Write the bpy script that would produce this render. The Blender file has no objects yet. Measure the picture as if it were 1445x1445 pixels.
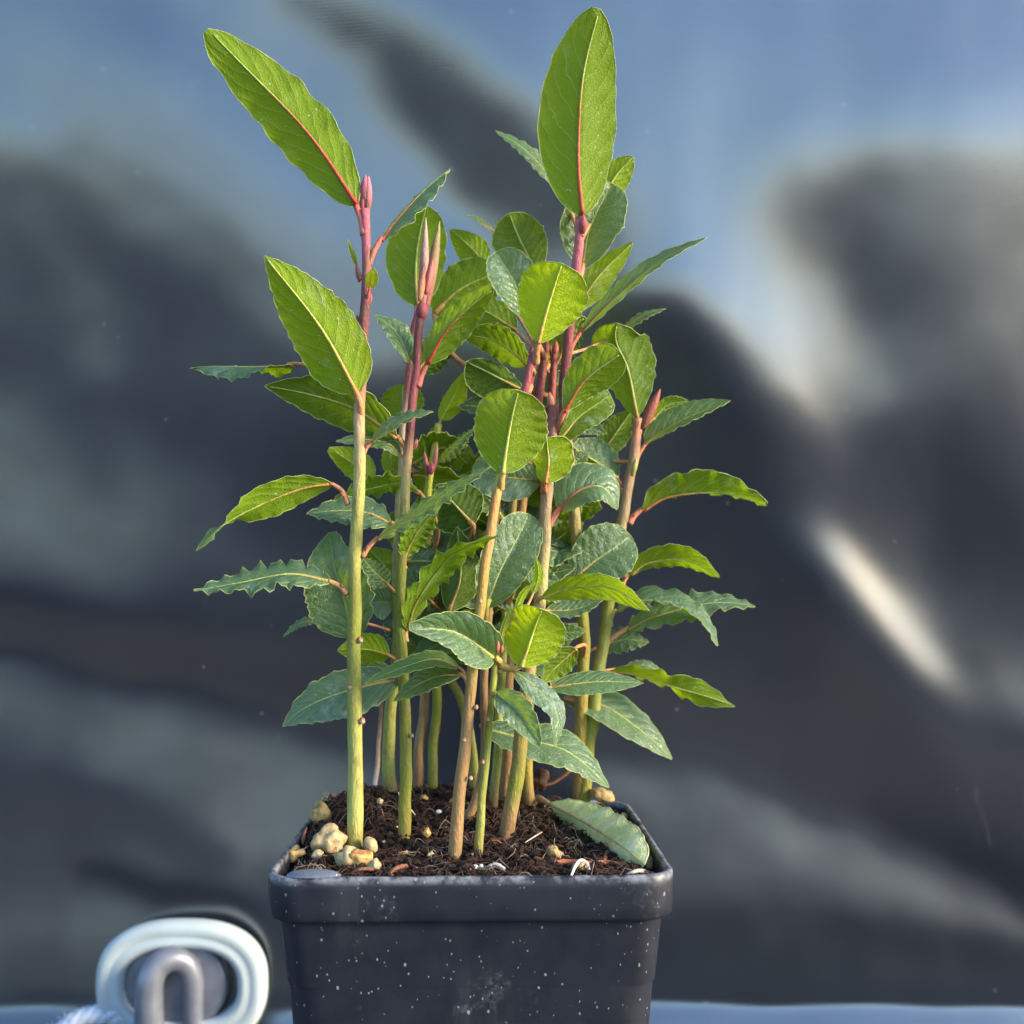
import bpy, math, random
import numpy as np
from mathutils import Vector, noise
# ---------------------------------------------------------------- camera, sky, sun, exposure
scene = bpy.context.scene
F = 1632.0            # focal length in photograph pixels (photograph 1445 px wide)
CX, CY = 722.5, 830.0 # principal point / horizon row
ZO = 100.0            # camera height above the ground, cm
S = 0.01              # cm -> m
col = scene.collection
cam_d = bpy.data.cameras.new('camera'); cam = bpy.data.objects.new('camera', cam_d); col.objects.link(cam)
cam.location = (0, 0, ZO*S); cam.rotation_euler = (math.pi/2, 0, 0)
cam_d.sensor_width = 36; cam_d.lens = 36*F/1445; cam_d.shift_y = (CY-722.5)/1445
cam_d.clip_start = 0.01; cam_d.clip_end = 2000
cam_d.dof.use_dof = True; cam_d.dof.focus_distance = 0.292; cam_d.dof.aperture_fstop = 17
scene.camera = cam
SUN_AZ, SUN_EL = math.radians(70), math.radians(20)   # to the right of and behind the camera
sv = Vector((math.cos(SUN_EL)*math.sin(SUN_AZ), -math.cos(SUN_EL)*math.cos(SUN_AZ), math.sin(SUN_EL)))
world = bpy.data.worlds.new('World'); scene.world = world; world.use_nodes = True
wn = world.node_tree.nodes; bg = wn['Background']
sky = wn.new('ShaderNodeTexSky'); sky.sky_type = 'NISHITA'; sky.sun_disc = False
sky.sun_elevation = SUN_EL; sky.sun_rotation = math.atan2(sv.x, sv.y)
sky.air_density = 1.0; sky.dust_density = 1.0; sky.ozone_density = 3.5
world.node_tree.links.new(sky.outputs[0], bg.inputs[0]); bg.inputs[1].default_value = 0.15
sun_d = bpy.data.lights.new('sun', 'SUN'); sun = bpy.data.objects.new('sun', sun_d); col.objects.link(sun)
sun_d.energy = 2.2; sun_d.angle = math.radians(16); sun_d.color = (1, .81, .57)
sun.rotation_euler = (-sv).to_track_quat('-Z', 'Y').to_euler(); sun.location = (1, -1, 3)
scene.view_settings.view_transform = 'Standard'; scene.view_settings.look = 'None'
scene.view_settings.exposure = 1.9; scene.view_settings.gamma = 1
scene.cycles.max_bounces = 8; scene.cycles.transmission_bounces = 6; scene.cycles.diffuse_bounces = 4
rnd = random.Random(7)

# ---------------------------------------------------------------- helpers
def W(px, py, d):     # photograph pixel at distance d (cm) -> cm
    return Vector(((px-CX)/F*d, d, -(py-CY)/F*d + ZO))
def lerp(a, b, t): return a+(b-a)*t
def clamp(x, a=0., b=1.): return max(a, min(b, x))
def sstep(a, b, x):
    t = clamp((x-a)/(b-a)); return t*t*(3-2*t)
def tag(o, label=None, cat=None, group=None, kind=None):
    if label: o['label'] = label
    if cat: o['category'] = cat
    if group: o['group'] = group
    if kind: o['kind'] = kind
    return o
def empty(name, p):
    o = bpy.data.objects.new(name, None); o.location = Vector(p)*S; o.empty_display_size = .01
    col.objects.link(o); ORI[o.name] = Vector(p); return o
ORI = {}
def mesh(name, verts, faces, mat, parent=None, origin=None, colors=None, uvs=None, smooth=True, mats=None, midx=None):
    if parent is not None: org = ORI[parent.name]
    else: org = Vector(origin if origin is not None else (0, 0, 0))
    me = bpy.data.meshes.new(name)
    me.from_pydata([tuple((v-org)*S) for v in verts], [], faces)
    if mats:
        for m in mats: me.materials.append(m)
    else: me.materials.append(mat)
    if midx: me.polygons.foreach_set('material_index', midx)
    if smooth: me.polygons.foreach_set('use_smooth', [True]*len(faces))
    if colors:
        a = me.color_attributes.new('Col', 'FLOAT_COLOR', 'POINT')
        a.data.foreach_set('color', [c for k in colors for c in (k[0], k[1], k[2], 1)])
    if uvs:
        u = me.uv_layers.new(name='UVMap')
        fl = []
        for p in me.polygons:
            for vi in p.vertices: fl += [uvs[vi][0], uvs[vi][1]]
        u.data.foreach_set('uv', fl)
    me.update()
    o = bpy.data.objects.new(name, me); col.objects.link(o)
    if parent is not None: o.parent = parent
    else: o.location = org*S
    ORI[o.name] = org
    return o
def catmull(P, n):
    P = [Vector(p) for p in P]
    if len(P) == 2: return [P[0].lerp(P[1], i/n) for i in range(n+1)]
    Q = [P[0]*2-P[1]] + P + [P[-1]*2-P[-2]]
    seg = len(P)-1; L = [(P[i+1]-P[i]).length for i in range(seg)]; tot = sum(L); out = []
    for i in range(n+1):
        s = tot*i/n; k = 0
        while k < seg-1 and s > L[k]: s -= L[k]; k += 1
        t = clamp(s/max(L[k], 1e-9)); a, b, c, d = Q[k:k+4]
        out.append(0.5*((2*b)+(c-a)*t+(2*a-5*b+4*c-d)*t*t+(3*b-a-3*c+d)*t**3))
    return out
def tube(path, rad, sides=8, cols=None, cap=True, jit=0.0, seed=0):
    V, Fc, C = [], [], []; n = len(path); up = Vector((.3, .9, .2)).normalized(); prev = None
    for i, p in enumerate(path):
        t = (path[min(i+1, n-1)]-path[max(i-1, 0)]).normalized()
        if prev is None:
            a = t.cross(up)
            if a.length < .1: a = t.cross(Vector((1, 0, 0)))
        else: a = prev - t*prev.dot(t)
        a.normalize(); b = t.cross(a); prev = a
        for k in range(sides):
            th = 2*math.pi*k/sides; r = rad[i]
            if jit: r *= 1+jit*noise.noise(Vector((p.x*2.2+seed, p.z*2.2+math.cos(th)*.7, math.sin(th)*.7+p.y)))
            V.append(p+a*(r*math.cos(th))+b*(r*math.sin(th)))
            if cols: C.append(cols[i])
    for i in range(n-1):
        for k in range(sides):
            k2 = (k+1) % sides
            Fc.append((i*sides+k, i*sides+k2, (i+1)*sides+k2, (i+1)*sides+k))
    if cap:
        Fc.append(tuple(range(sides-1, -1, -1))); Fc.append(tuple((n-1)*sides+k for k in range(sides)))
    return V, Fc, C
def join(parts):
    V, Fc, C = [], [], []
    for v, f, c in parts:
        o = len(V); V += v; Fc += [tuple(i+o for i in q) for q in f]; C += c
    return V, Fc, C

# ---------------------------------------------------------------- materials
def newmat(name):
    m = bpy.data.materials.new(name); m.use_nodes = True
    nt = m.node_tree; return m, nt, nt.nodes, nt.links, nt.nodes['Principled BSDF']
class NB:             # tiny node builder
    def __init__(s, nt): s.nt = nt; s.n = nt.nodes; s.l = nt.links
    def put(s, sock, val):
        if isinstance(val, (int, float)): sock.default_value = val
        elif isinstance(val, tuple): sock.default_value = val if len(val) != 3 or sock.type == 'VECTOR' else (*val, 1)
        else: s.l.new(val, sock)
    def math(s, op, a, b=0., c=0.):
        n = s.n.new('ShaderNodeMath'); n.operation = op
        for i, v in enumerate((a, b, c)): s.put(n.inputs[i], v)
        return n.outputs[0]
    def mix(s, f, a, b, blend='MIX'):
        n = s.n.new('ShaderNodeMix'); n.data_type = 'RGBA'; n.blend_type = blend
        s.put(n.inputs[0], f); s.put(n.inputs[6], a); s.put(n.inputs[7], b); return n.outputs[2]
    def ramp(s, f, lo, hi):
        n = s.n.new('ShaderNodeMapRange'); n.interpolation_type = 'SMOOTHSTEP'
        s.put(n.inputs[0], f); s.put(n.inputs[1], lo); s.put(n.inputs[2], hi); return n.outputs[0]
    def noise(s, vec, scale, detail=3., rough=.55):
        n = s.n.new('ShaderNodeTexNoise'); s.put(n.inputs['Vector'], vec)
        n.inputs['Scale'].default_value = scale; n.inputs['Detail'].default_value = detail; n.inputs['Roughness'].default_value = rough
        return n.outputs[0]
    def voro(s, vec, scale, feat='F1', out='Distance'):
        n = s.n.new('ShaderNodeTexVoronoi'); n.feature = feat; s.put(n.inputs['Vector'], vec); n.inputs['Scale'].default_value = scale
        return n.outputs[out]
    def coord(s, w='Object'): return s.n.new('ShaderNodeTexCoord').outputs[w]
    def oattr(s, name):
        n = s.n.new('ShaderNodeAttribute'); n.attribute_type = 'OBJECT'; n.attribute_name = name; return n.outputs['Fac']
    def attr(s, name):
        n = s.n.new('ShaderNodeAttribute'); n.attribute_name = name; return n.outputs['Color']
    def bump(s, h, strength, dist):
        n = s.n.new('ShaderNodeBump'); n.inputs['Strength'].default_value = strength; n.inputs['Distance'].default_value = dist
        s.put(n.inputs['Height'], h); return n.outputs[0]

def leaf_material():
    m, nt, N, L, p = newmat('laurel_leaf'); b = NB(nt)
    uv = N.new('ShaderNodeUVMap').outputs[0]; sep = N.new('ShaderNodeSeparateXYZ'); L.new(uv, sep.inputs[0])
    u = sep.outputs[0]; v = b.math('SUBTRACT', b.math('MULTIPLY', sep.outputs[1], 2.), 1.); av = b.math('ABSOLUTE', v)
    co = b.coord(); seed = b.oattr('seed'); young = b.oattr('young'); sheen_wax = b.oattr('sheen_wax'); dark = b.oattr('dark')
    off = N.new('ShaderNodeVectorMath'); off.operation = 'ADD'; L.new(co, off.inputs[0])
    cmb = N.new('ShaderNodeCombineXYZ'); L.new(seed, cmb.inputs[0]); L.new(seed, cmb.inputs[2]); L.new(cmb.outputs[0], off.inputs[1]); P = off.outputs[0]
    # side veins: curved pairs leaving the midrib, each with its own small wobble
    wob = b.math('MULTIPLY', b.math('SUBTRACT', b.noise(P, 160, 2), .5), .9)
    half = b.math('MULTIPLY', b.math('GREATER_THAN', v, 0.), .45)
    arc = b.math('MULTIPLY', b.math('POWER', av, 1.25), 2.3)
    t = b.math('ADD', b.math('ADD', b.math('SUBTRACT', b.math('MULTIPLY', u, 8.), arc), half), b.math('ADD', wob, seed))
    fr = b.math('ABSOLUTE', b.math('SUBTRACT', b.math('FRACT', t), .5))
    vein = b.math('MULTIPLY', b.ramp(fr, .445, .49), b.ramp(av, .98, .55))
    ret = b.math('SUBTRACT', 1., b.ramp(b.voro(P, 900, 'DISTANCE_TO_EDGE'), .0, .12))
    mott = b.noise(P, 130, 4, .6); mot2 = b.noise(P, 520, 3, .6)
    top = b.mix(young, (.015, .056, .026), (.10, .22, .015))
    top = b.mix(b.ramp(mott, .35, .75), top, b.mix(young, (.034, .10, .046), (.16, .30, .03)))
    top = b.mix(b.math('MULTIPLY', sheen_wax, .75), top, (.17, .28, .21))  # waxy bloom, lightened so the colour also stands in for sky sheen
    huev = b.noise(cmb.outputs[0], 9, 1); top = b.mix(b.math('MULTIPLY', b.ramp(huev, .45, .7), .5), top, (.075, .13, .012))
    bot = b.mix(young, (.044, .098, .014), (.28, .42, .004))
    bot = b.mix(b.ramp(mott, .35, .75), bot, b.mix(young, (.068, .135, .022), (.33, .46, .008)))
    geo = N.new('ShaderNodeNewGeometry').outputs['Backfacing']
    c = b.mix(geo, top, bot)
    c = b.mix(b.math('MULTIPLY', ret, .22), c, (.20, .34, .04))
    c = b.mix(b.math('MULTIPLY', vein, .5), c, (.30, .44, .10))
    # chalky water marks and dust on the waxy surface
    wn_ = b.math('MULTIPLY', b.ramp(b.noise(P, 95, 6, .7), .50, .68), b.ramp(mot2, .35, .62))
    c = b.mix(b.math('MULTIPLY', wn_, b.math('MULTIPLY', sheen_wax, .75)), c, (.52, .60, .56))
    spk = b.math('MULTIPLY', b.math('LESS_THAN', b.voro(P, 520), .13), b.math('GREATER_THAN', b.noise(P, 210, 1), .56))
    c = b.mix(b.math('MULTIPLY', spk, .6), c, (.6, .62, .56))
    dots = b.math('MULTIPLY', b.math('LESS_THAN', b.voro(P, 150), .055), b.math('GREATER_THAN', b.noise(P, 60, 1), .54))
    c = b.mix(dots, c, (.02, .015, .01))
    c = b.mix(b.math('MULTIPLY', b.ramp(av, .955, .995), .7), c, (.34, .42, .14))
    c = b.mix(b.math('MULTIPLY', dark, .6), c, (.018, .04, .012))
    L.new(c, p.inputs['Base Color'])
    rough = b.math('ADD', b.math('ADD', .30, b.math('MULTIPLY', mot2, .18)), b.math('MULTIPLY', geo, .2)); L.new(rough, p.inputs['Roughness'])
    L.new(b.math('SUBTRACT', .7, b.math('MULTIPLY', geo, .5)), p.inputs['Specular IOR Level'])
    h = b.math('ADD', b.math('SUBTRACT', b.math('MULTIPLY', b.ramp(fr, .5, .1), .32), b.math('MULTIPLY', vein, .3)), b.math('ADD', b.math('MULTIPLY', ret, .25), b.math('MULTIPLY', mott, 1.6)))
    nb = b.bump(h, .55, .0007); L.new(nb, p.inputs['Normal'])
    tr = N.new('ShaderNodeBsdfTranslucent'); L.new(nb, tr.inputs[0+1])
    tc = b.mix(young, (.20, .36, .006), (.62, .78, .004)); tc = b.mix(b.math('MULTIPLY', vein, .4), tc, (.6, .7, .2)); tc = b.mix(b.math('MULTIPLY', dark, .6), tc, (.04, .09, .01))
    L.new(tc, tr.inputs[0])
    mx = N.new('ShaderNodeMixShader'); mx.inputs[0].default_value = .44
    L.new(p.outputs[0], mx.inputs[1]); L.new(tr.outputs[0], mx.inputs[2]); L.new(mx.outputs[0], N['Material Output'].inputs[0])
    return m
def stem_material():
    m, nt, N, L, p = newmat('laurel_stem'); b = NB(nt); co = b.coord()
    mp = N.new('ShaderNodeMapping'); mp.inputs['Scale'].default_value = (1, 1, .35); L.new(co, mp.inputs[0]); P = mp.outputs[0]
    c = b.attr('Col'); n1 = b.noise(P, 420, 5, .65); n2 = b.noise(P, 1600, 3, .6)
    c = b.mix(b.math('MULTIPLY', b.ramp(n1, .48, .68), .6), c, (.15, .10, .04), 'MIX')
    c = b.mix(b.math('MULTIPLY', b.ramp(n1, .5, .2), .16), c, (.40, .40, .14))
    c = b.mix(b.math('MULTIPLY', b.ramp(n2, .60, .72), .25), c, (.55, .50, .36))
    n3 = b.noise(P, 2600, 3, .6); c = b.mix(b.math('MULTIPLY', b.ramp(n3, .52, .66), .35), c, (.10, .065, .03))
    L.new(c, p.inputs['Base Color']); p.inputs['Roughness'].default_value = .55; p.inputs['Specular IOR Level'].default_value = .25
    L.new(b.bump(b.math('ADD', n1, b.math('ADD', b.math('MULTIPLY', n2, .6), b.math('MULTIPLY', n3, .4))), .8, .0005), p.inputs['Normal'])
    return m
def plain(name, colr, rough=.5, spec=.5, nscale=None, var=.3, bump=.0, bd=.0005, dark=None, detail=4):
    m, nt, N, L, p = newmat(name); b = NB(nt); p.inputs['Roughness'].default_value = rough; p.inputs['Specular IOR Level'].default_value = spec
    if nscale:
        n = b.noise(b.coord(), nscale, detail, .65)
        L.new(b.mix(b.ramp(n, .3, .7), dark or tuple(x*(1-var) for x in colr), colr), p.inputs['Base Color'])
        if bump: L.new(b.bump(n, bump, bd), p.inputs['Normal'])
    else: p.inputs['Base Color'].default_value = (*colr, 1)
    return m
def pot_material():
    m, nt, N, L, p = newmat('black_pot_plastic'); b = NB(nt); P = b.coord()
    n = b.noise(P, 90, 4, .6)
    c = b.mix(b.ramp(n, .3, .7), (.008, .010, .017), (.013, .016, .024))
    def specks(sc, th, gate, gs):
        mp_ = N.new('ShaderNodeMapping'); mp_.inputs['Rotation'].default_value = (0, .5, 0); mp_.inputs['Scale'].default_value = (1, 1, .62); L.new(P, mp_.inputs[0])
        vn = N.new('ShaderNodeTexVoronoi'); L.new(mp_.outputs[0], vn.inputs['Vector']); vn.inputs['Scale'].default_value = sc
        s3 = N.new('ShaderNodeSeparateColor'); L.new(vn.outputs['Color'], s3.inputs[0])
        on = b.math('GREATER_THAN', s3.outputs[0], b.math('SUBTRACT', gate+.10, b.math('MULTIPLY', b.noise(P, 60, 2), .16)))
        r = b.math('MULTIPLY', b.math('ADD', .25, s3.outputs[1]), th)
        d = b.math('ADD', vn.outputs['Distance'], b.math('MULTIPLY', b.math('SUBTRACT', b.noise(P, sc*2.5, 3), .5), .34))
        return b.math('MULTIPLY', on, b.math('LESS_THAN', d, r))
    sp = b.math('MAXIMUM', specks(600, .15, .80, 0), specks(1300, .20, .82, 0))
    sp = b.math('MAXIMUM', sp, specks(220, .07, .85, 0))
    scf = b.math('MULTIPLY', b.ramp(b.noise(P, 55, 6, .75), .56, .78), b.ramp(b.noise(P, 700, 4, .7), .45, .62))
    # worn lip: the abraded, chalky edge on top of the rim
    sep = N.new('ShaderNodeSeparateXYZ'); L.new(P, sep.inputs[0])
    lip = b.math('MULTIPLY', b.ramp(sep.outputs[2], -.0022, -.0002), b.ramp(b.noise(P, 210, 5, .7), .36, .62))
    mv = N.new('ShaderNodeMapping'); mv.inputs['Scale'].default_value = (1, 1, .12); L.new(P, mv.inputs[0])
    film = b.math('MULTIPLY', b.ramp(b.noise(mv.outputs[0], 120, 4, .7), .45, .75), b.ramp(b.noise(P, 30, 2), .40, .65))
    c = b.mix(b.math('MULTIPLY', film, .07), c, (.40, .39, .36))
    c = b.mix(b.math('MULTIPLY', scf, .22), c, (.35, .36, .36))
    c = b.mix(b.math('MULTIPLY', lip, .42), c, (.45, .47, .50))
    c = b.mix(b.math('MULTIPLY', sp, .36), c, (.55, .54, .50))
    L.new(c, p.inputs['Base Color'])
    L.new(b.math('ADD', .34, b.math('MULTIPLY', b.noise(P, 260, 4), .2)), p.inputs['Roughness']); p.inputs['Specular IOR Level'].default_value = .35
    L.new(b.bump(b.math('ADD', n, b.math('MULTIPLY', sp, 1.2)), .25, .0005), p.inputs['Normal'])
    return m
def tarp_material():
    m, nt, N, L, p = newmat('dark_coated_tarpaulin'); b = NB(nt); P = b.coord()
    n = b.noise(P, 9, 4, .6)
    c = b.mix(b.ramp(n, .3, .7), (.004, .008, .015), (.007, .012, .021))
    dust = b.math('MULTIPLY', b.ramp(b.noise(P, 30, 6, .7), .52, .75), .008)
    c = b.mix(dust, c, (.25, .27, .29))
    vn = N.new('ShaderNodeTexVoronoi'); L.new(P, vn.inputs['Vector']); vn.inputs['Scale'].default_value = 170
    s3 = N.new('ShaderNodeSeparateColor'); L.new(vn.outputs['Color'], s3.inputs[0])
    drop = b.math('MULTIPLY', b.math('GREATER_THAN', s3.outputs[0], .90), b.math('LESS_THAN', vn.outputs['Distance'], b.math('MULTIPLY', s3.outputs[1], .17)))
    c = b.mix(b.math('MULTIPLY', drop, .10), c, (.5, .52, .54))
    mp = N.new('ShaderNodeMapping'); mp.inputs['Scale'].default_value = (1, 1, .22); L.new(P, mp.inputs[0])
    scf = b.math('MULTIPLY', b.ramp(b.noise(mp.outputs[0], 75, 6, .7), .61, .74), b.ramp(b.noise(P, 11, 2), .5, .66))
    c = b.mix(b.math('MULTIPLY', scf, .07), c, (.5, .5, .5))
    L.new(c, p.inputs['Base Color'])
    L.new(b.math('ADD', .165, b.math('MULTIPLY', b.noise(P, 24, 4), .12)), p.inputs['Roughness'])
    p.inputs['IOR'].default_value = 2.4
    wv = N.new('ShaderNodeTexWave'); wv.bands_direction = 'Z'; wv.inputs['Scale'].default_value = 260; L.new(P, wv.inputs[0])
    wx = N.new('ShaderNodeTexWave'); wx.bands_direction = 'X'; wx.inputs['Scale'].default_value = 260; L.new(P, wx.inputs[0])
    h = b.math('ADD', b.math('ADD', wv.outputs[1], b.math('MULTIPLY', wx.outputs[1], .6)), b.math('MULTIPLY', b.noise(P, 300, 3), 1.5))
    L.new(b.bump(h, .025, .0004), p.inputs['Normal'])
    return m
M_LEAF = leaf_material(); M_STEM = stem_material(); M_POT = pot_material(); M_TARP = tarp_material()
M_SOIL = plain('peat_soil', (.034, .019, .013), .9, .25, 600, .7, .8, .001, dark=(.006, .0035, .0028), detail=6)
M_FIB = plain('peat_fibre', (.065, .030, .018), .8, .3, 800, .6)
M_FIB2 = plain('pale_fibre', (.30, .24, .18), .8, .3, 800, .6)
M_STONE = plain('tan_stone', (.42, .30, .12), .85, .3, 300, .4, .9, .001, dark=(.17, .10, .04), detail=6)
M_STONE2 = plain('pale_stone', (.46, .37, .20), .8, .3, 300, .4, .8, .001, dark=(.22, .15, .07), detail=6)
M_STONE3 = plain('rust_stained_stone', (.60, .38, .12), .7, .4, 260, .5, .7, .001, dark=(.16, .03, .012))
M_WHITE = plain('white_perlite', (.75, .74, .70), .8, .3, 900, .2, .5)
M_RING = plain('pale_grey_plastic', (.42, .50, .52), .35, .5, 60, .12, .1)
M_METAL = plain('grey_zinc', (.18, .20, .25), .42, .6, 120, .25, .15); M_METAL.node_tree.nodes['Principled BSDF'].inputs['Metallic'].default_value = .35
M_ROPE = plain('pale_rope', (.62, .70, .80), .8, .3, 900, .3, .6)
M_GROUND = plain('yard_asphalt', (.022, .023, .026), .9, .3, 6, .4, .3, .01)
M_BENCH = plain('weathered_bench_wood', (.14, .12, .10), .8, .3, 40, .4, .4)
M_GLASS, _nt, _N, _L, _p = newmat('clear_water'); _p.inputs['Transmission Weight'].default_value = .85; _p.inputs['Base Color'].default_value = (.55, .62, .75, 1); _p.inputs['IOR'].default_value = 1.33; _p.inputs['Roughness'].default_value = .02

# ---------------------------------------------------------------- ground, bench, tarpaulin
def quad_sheet(name, x0, x1, y0, y1, z, mat):
    return mesh(name, [Vector((x0, y0, z)), Vector((x1, y0, z)), Vector((x1, y1, z)), Vector((x0, y1, z))], [(0, 1, 2, 3)], mat, smooth=False)
tag(quad_sheet('ground', -60000, 60000, -60000, 60000, 0, M_GROUND), kind='structure')
RZ = -6.5                      # rim height relative to the camera
POT_H = 10.1
ZB = ZO+RZ-POT_H               # bench top
def box(x0, x1, y0, y1, z0, z1):
    v = [Vector(q) for q in ((x0,y0,z0),(x1,y0,z0),(x1,y1,z0),(x0,y1,z0),(x0,y0,z1),(x1,y0,z1),(x1,y1,z1),(x0,y1,z1))]
    return v, [(3,2,1,0),(4,5,6,7),(0,1,5,4),(1,2,6,5),(2,3,7,6),(3,0,4,7)], []
bench = tag(mesh('bench', *join([box(-45, 45, 20, 37.5, ZB-3, ZB), box(-42, -38, 22, 35, 0, ZB-3), box(38, 42, 22, 35, 0, ZB-3)])[:2], M_BENCH, smooth=False), kind='structure')

TD = 48.0                      # distance of the tarpaulin
# wanted reflection brightness, shaped into the tilt of the slack sheet: rows top to bottom, columns left to right (0 dark, 1 bright)
SHINE_X = [0, 145, 290, 435, 580, 725, 870, 1015, 1160, 1305, 1445]
SHINE = [
 (0,    [.78,.86,.85,.66,.74,.84,.90,.92,.95,1.0,1.0]),
 (72,   [.80,.92,.95,.58,.60,.80,.90,.95,1.0,1.0,1.0]),
 (145,  [.92,.92,.95,.72,.38,.58,.85,.90,.95,.95,.90]),
 (217,  [.55,.75,.92,.82,.34,.34,.70,.86,.85,.74,.62]),
 (290,  [.38,.44,.66,.86,.60,.30,.40,.75,.70,.46,.48]),
 (360,  [.36,.37,.40,.62,.78,.58,.40,.70,.60,.42,.43]),
 (434,  [.36,.38,.36,.40,.52,.60,.50,.62,.56,.38,.38]),
 (506,  [.34,.34,.36,.33,.30,.40,.40,.46,.50,.40,.36]),
 (578,  [.40,.34,.32,.24,.20,.20,.25,.40,.42,.38,.35]),
 (650,  [.45,.42,.34,.18,.10,.10,.10,.24,.36,.36,.33]),
 (722,  [.47,.45,.39,.14,.08,.05,.05,.10,.38,.35,.33]),
 (795,  [.42,.42,.38,.24,.10,.05,.05,.05,.16,.40,.33]),
 (867,  [.12,.14,.20,.20,.10,.05,.05,.04,.05,.36,.40]),
 (939,  [.36,.08,.05,.05,.05,.05,.05,.04,.04,.16,.42]),
 (1011, [.43,.42,.30,.10,.08,.05,.08,.07,.04,.05,.36]),
 (1084, [.36,.42,.43,.36,.20,.10,.12,.26,.08,.04,.12]),
 (1156, [.25,.30,.42,.45,.30,.20,.25,.36,.30,.08,.05]),
 (1228, [.32,.34,.40,.40,.35,.30,.30,.36,.36,.26,.10]),
 (1300, [.42,.42,.30,.24,.30,.30,.28,.30,.35,.34,.24]),
 (1372, [.40,.38,.34,.30,.30,.28,.22,.24,.28,.28,.22]),
 (1445, [.40,.38,.34,.30,.30,.28,.22,.24,.24,.24,.20]),
]
def cub(p0, p1, p2, p3, t): return p1+.5*t*(p2-p0+t*(2*p0-5*p1+4*p2-p3+t*(3*(p1-p2)+p3-p0)))
def shine_row(r, x):
    v = SHINE[max(0, min(len(SHINE)-1, r))][1]; f = clamp(x/144.5, 0, 9.999); i = int(f); t = f-i
    g = lambda k: v[max(0, min(10, k))]
    return cub(g(i-1), g(i), g(i+1), g(i+2), t)
def shine(x, y):
    f = clamp(y/72.25, 0, 19.999); r = int(f); t = f-r
    return clamp(cub(shine_row(r-1, x), shine_row(r, x), shine_row(r+1, x), shine_row(r+2, x), t), 0, 1)
# folds shaped to give firmer light and dark reflection bands: polyline, half width, edge softness, lean, strength
FOLDS = [
 ([(-60,95),(150,185),(300,270),(420,370),(520,470)], 70, 45, .61, .9),
 ([(-60,300),(120,330),(260,420),(380,560)], 85, 40, .36, .7),
 ([(150,250),(300,360),(420,450)], 22, 25, .48, .8),
 ([(440,70),(560,140),(660,230),(760,340)], 48, 40, .26, .85),
 ([(330,40),(480,170),(560,290),(620,400)], 30, 34, .64, .8),
 ([(860,150),(1000,300),(1090,420),(1180,560)], 70, 60, .70, .7),
 ([(1130,330),(1260,300),(1500,360)], 40, 60, .40, .6),
 ([(1300,420),(1380,560),(1480,680)], 70, 50, .33, .8),
 ([(-60,640),(60,720),(150,780)], 60, 50, .49, .8),
 ([(90,320),(140,460),(150,520)], 16, 25, .47, .6),
 ([(-60,880),(120,895),(330,930),(520,985)], 34, 18, .03, .95),
 ([(-60,990),(150,1020),(330,1070),(480,1120)], 44, 24, .46, .9),
 ([(60,1125),(180,1160),(300,1225)], 16, 20, .22, .7),
 ([(120,1240),(260,1262),(330,1290)], 14, 16, .12, .9),
 ([(900,520),(1040,680),(1150,860),(1300,1030),(1500,1230)], 85, 32, .02, .95),
 ([(860,860),(960,960),(1150,1080),(1330,1180),(1500,1260)], 55, 28, .03, .9),
 ([(850,1110),(1000,1150),(1150,1215),(1300,1270)], 42, 24, .40, .9),
 ([(1120,1180),(1250,1240),(1480,1330)], 18, 22, .45, .6),
 ([(930,1330),(1100,1300),(1250,1330),(1480,1390)], 26, 26, .20, .8),
]
def seg_dist(x, y, P):
    best = 1e9
    for (ax, ay), (bx, by) in zip(P, P[1:]):
        dx, dy = bx-ax, by-ay; t = clamp(((x-ax)*dx+(y-ay)*dy)/(dx*dx+dy*dy)); best = min(best, math.hypot(x-ax-t*dx, y-ay-t*dy))
    return best
def folded(x, y):
    b = shine(x, y)
    wx, wy = x+14*noise.noise(Vector((x*.011, y*.011, 0))), y+14*noise.noise(Vector((x*.011, y*.011, 40)))
    for P, hw, so, val, am in FOLDS:
        d = seg_dist(wx, wy, P)
        so *= 1.9
        if d < hw+so: b = lerp(b, val, am*sstep(hw+so, max(hw-so, 0), d))
    return b
EL = [(0, -32), (.2, -18), (.36, -6.5), (.46, -1.5), (.56, 4.5), (.66, 10), (.8, 16), (1, 27)]
def elev(b):
    for (a, e0), (c, e1) in zip(EL, EL[1:]):
        if b <= c: return e0+(e1-e0)*(b-a)/(c-a)
    return EL[-1][1]
def tilt(x, y):                # degrees the sheet leans back at this spot
    xx, yy = clamp(x, -40, 1485), clamp(y, -40, 1445)
    wob = 1.1*noise.noise(Vector((x*.006, y*.009, 3.)))+.5*noise.noise(Vector((x*.017, y*.022, 9.)))
    v = (elev(folded(xx, yy))-math.degrees(math.atan((CY-yy)/F)))/2+wob
    # crease at the right, shaped to reflect a bright warm streak
    ax, ay, bx, by = 1135, 690, 1420, 1010
    dx, dy = bx-ax, by-ay; q = ((x-ax)*dx+(y-ay)*dy)/(dx*dx+dy*dy); dist = ((x-ax)*dy-(y-ay)*dx)/math.hypot(dx, dy)
    fade = sstep(-.15, .25, q)*sstep(1.2, .66, q)
    v = lerp(v, 4.4, fade*math.exp(-(abs(dist+26)/50)**2.2))
    v -= 8*fade*math.exp(-((dist-150)/100)**2)
    # rolled hem along the foot of the sheet, lying flatter round the eyelet
    yh = y-.016*max(0, x-900)-6*noise.noise(Vector((x*.006, 0, 7.)))
    hem = sstep(1419, 1440, yh)*sstep(1490, 1452, yh)*(1-math.exp(-((x-262)/150)**4))
    return v+hem*24
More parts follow.
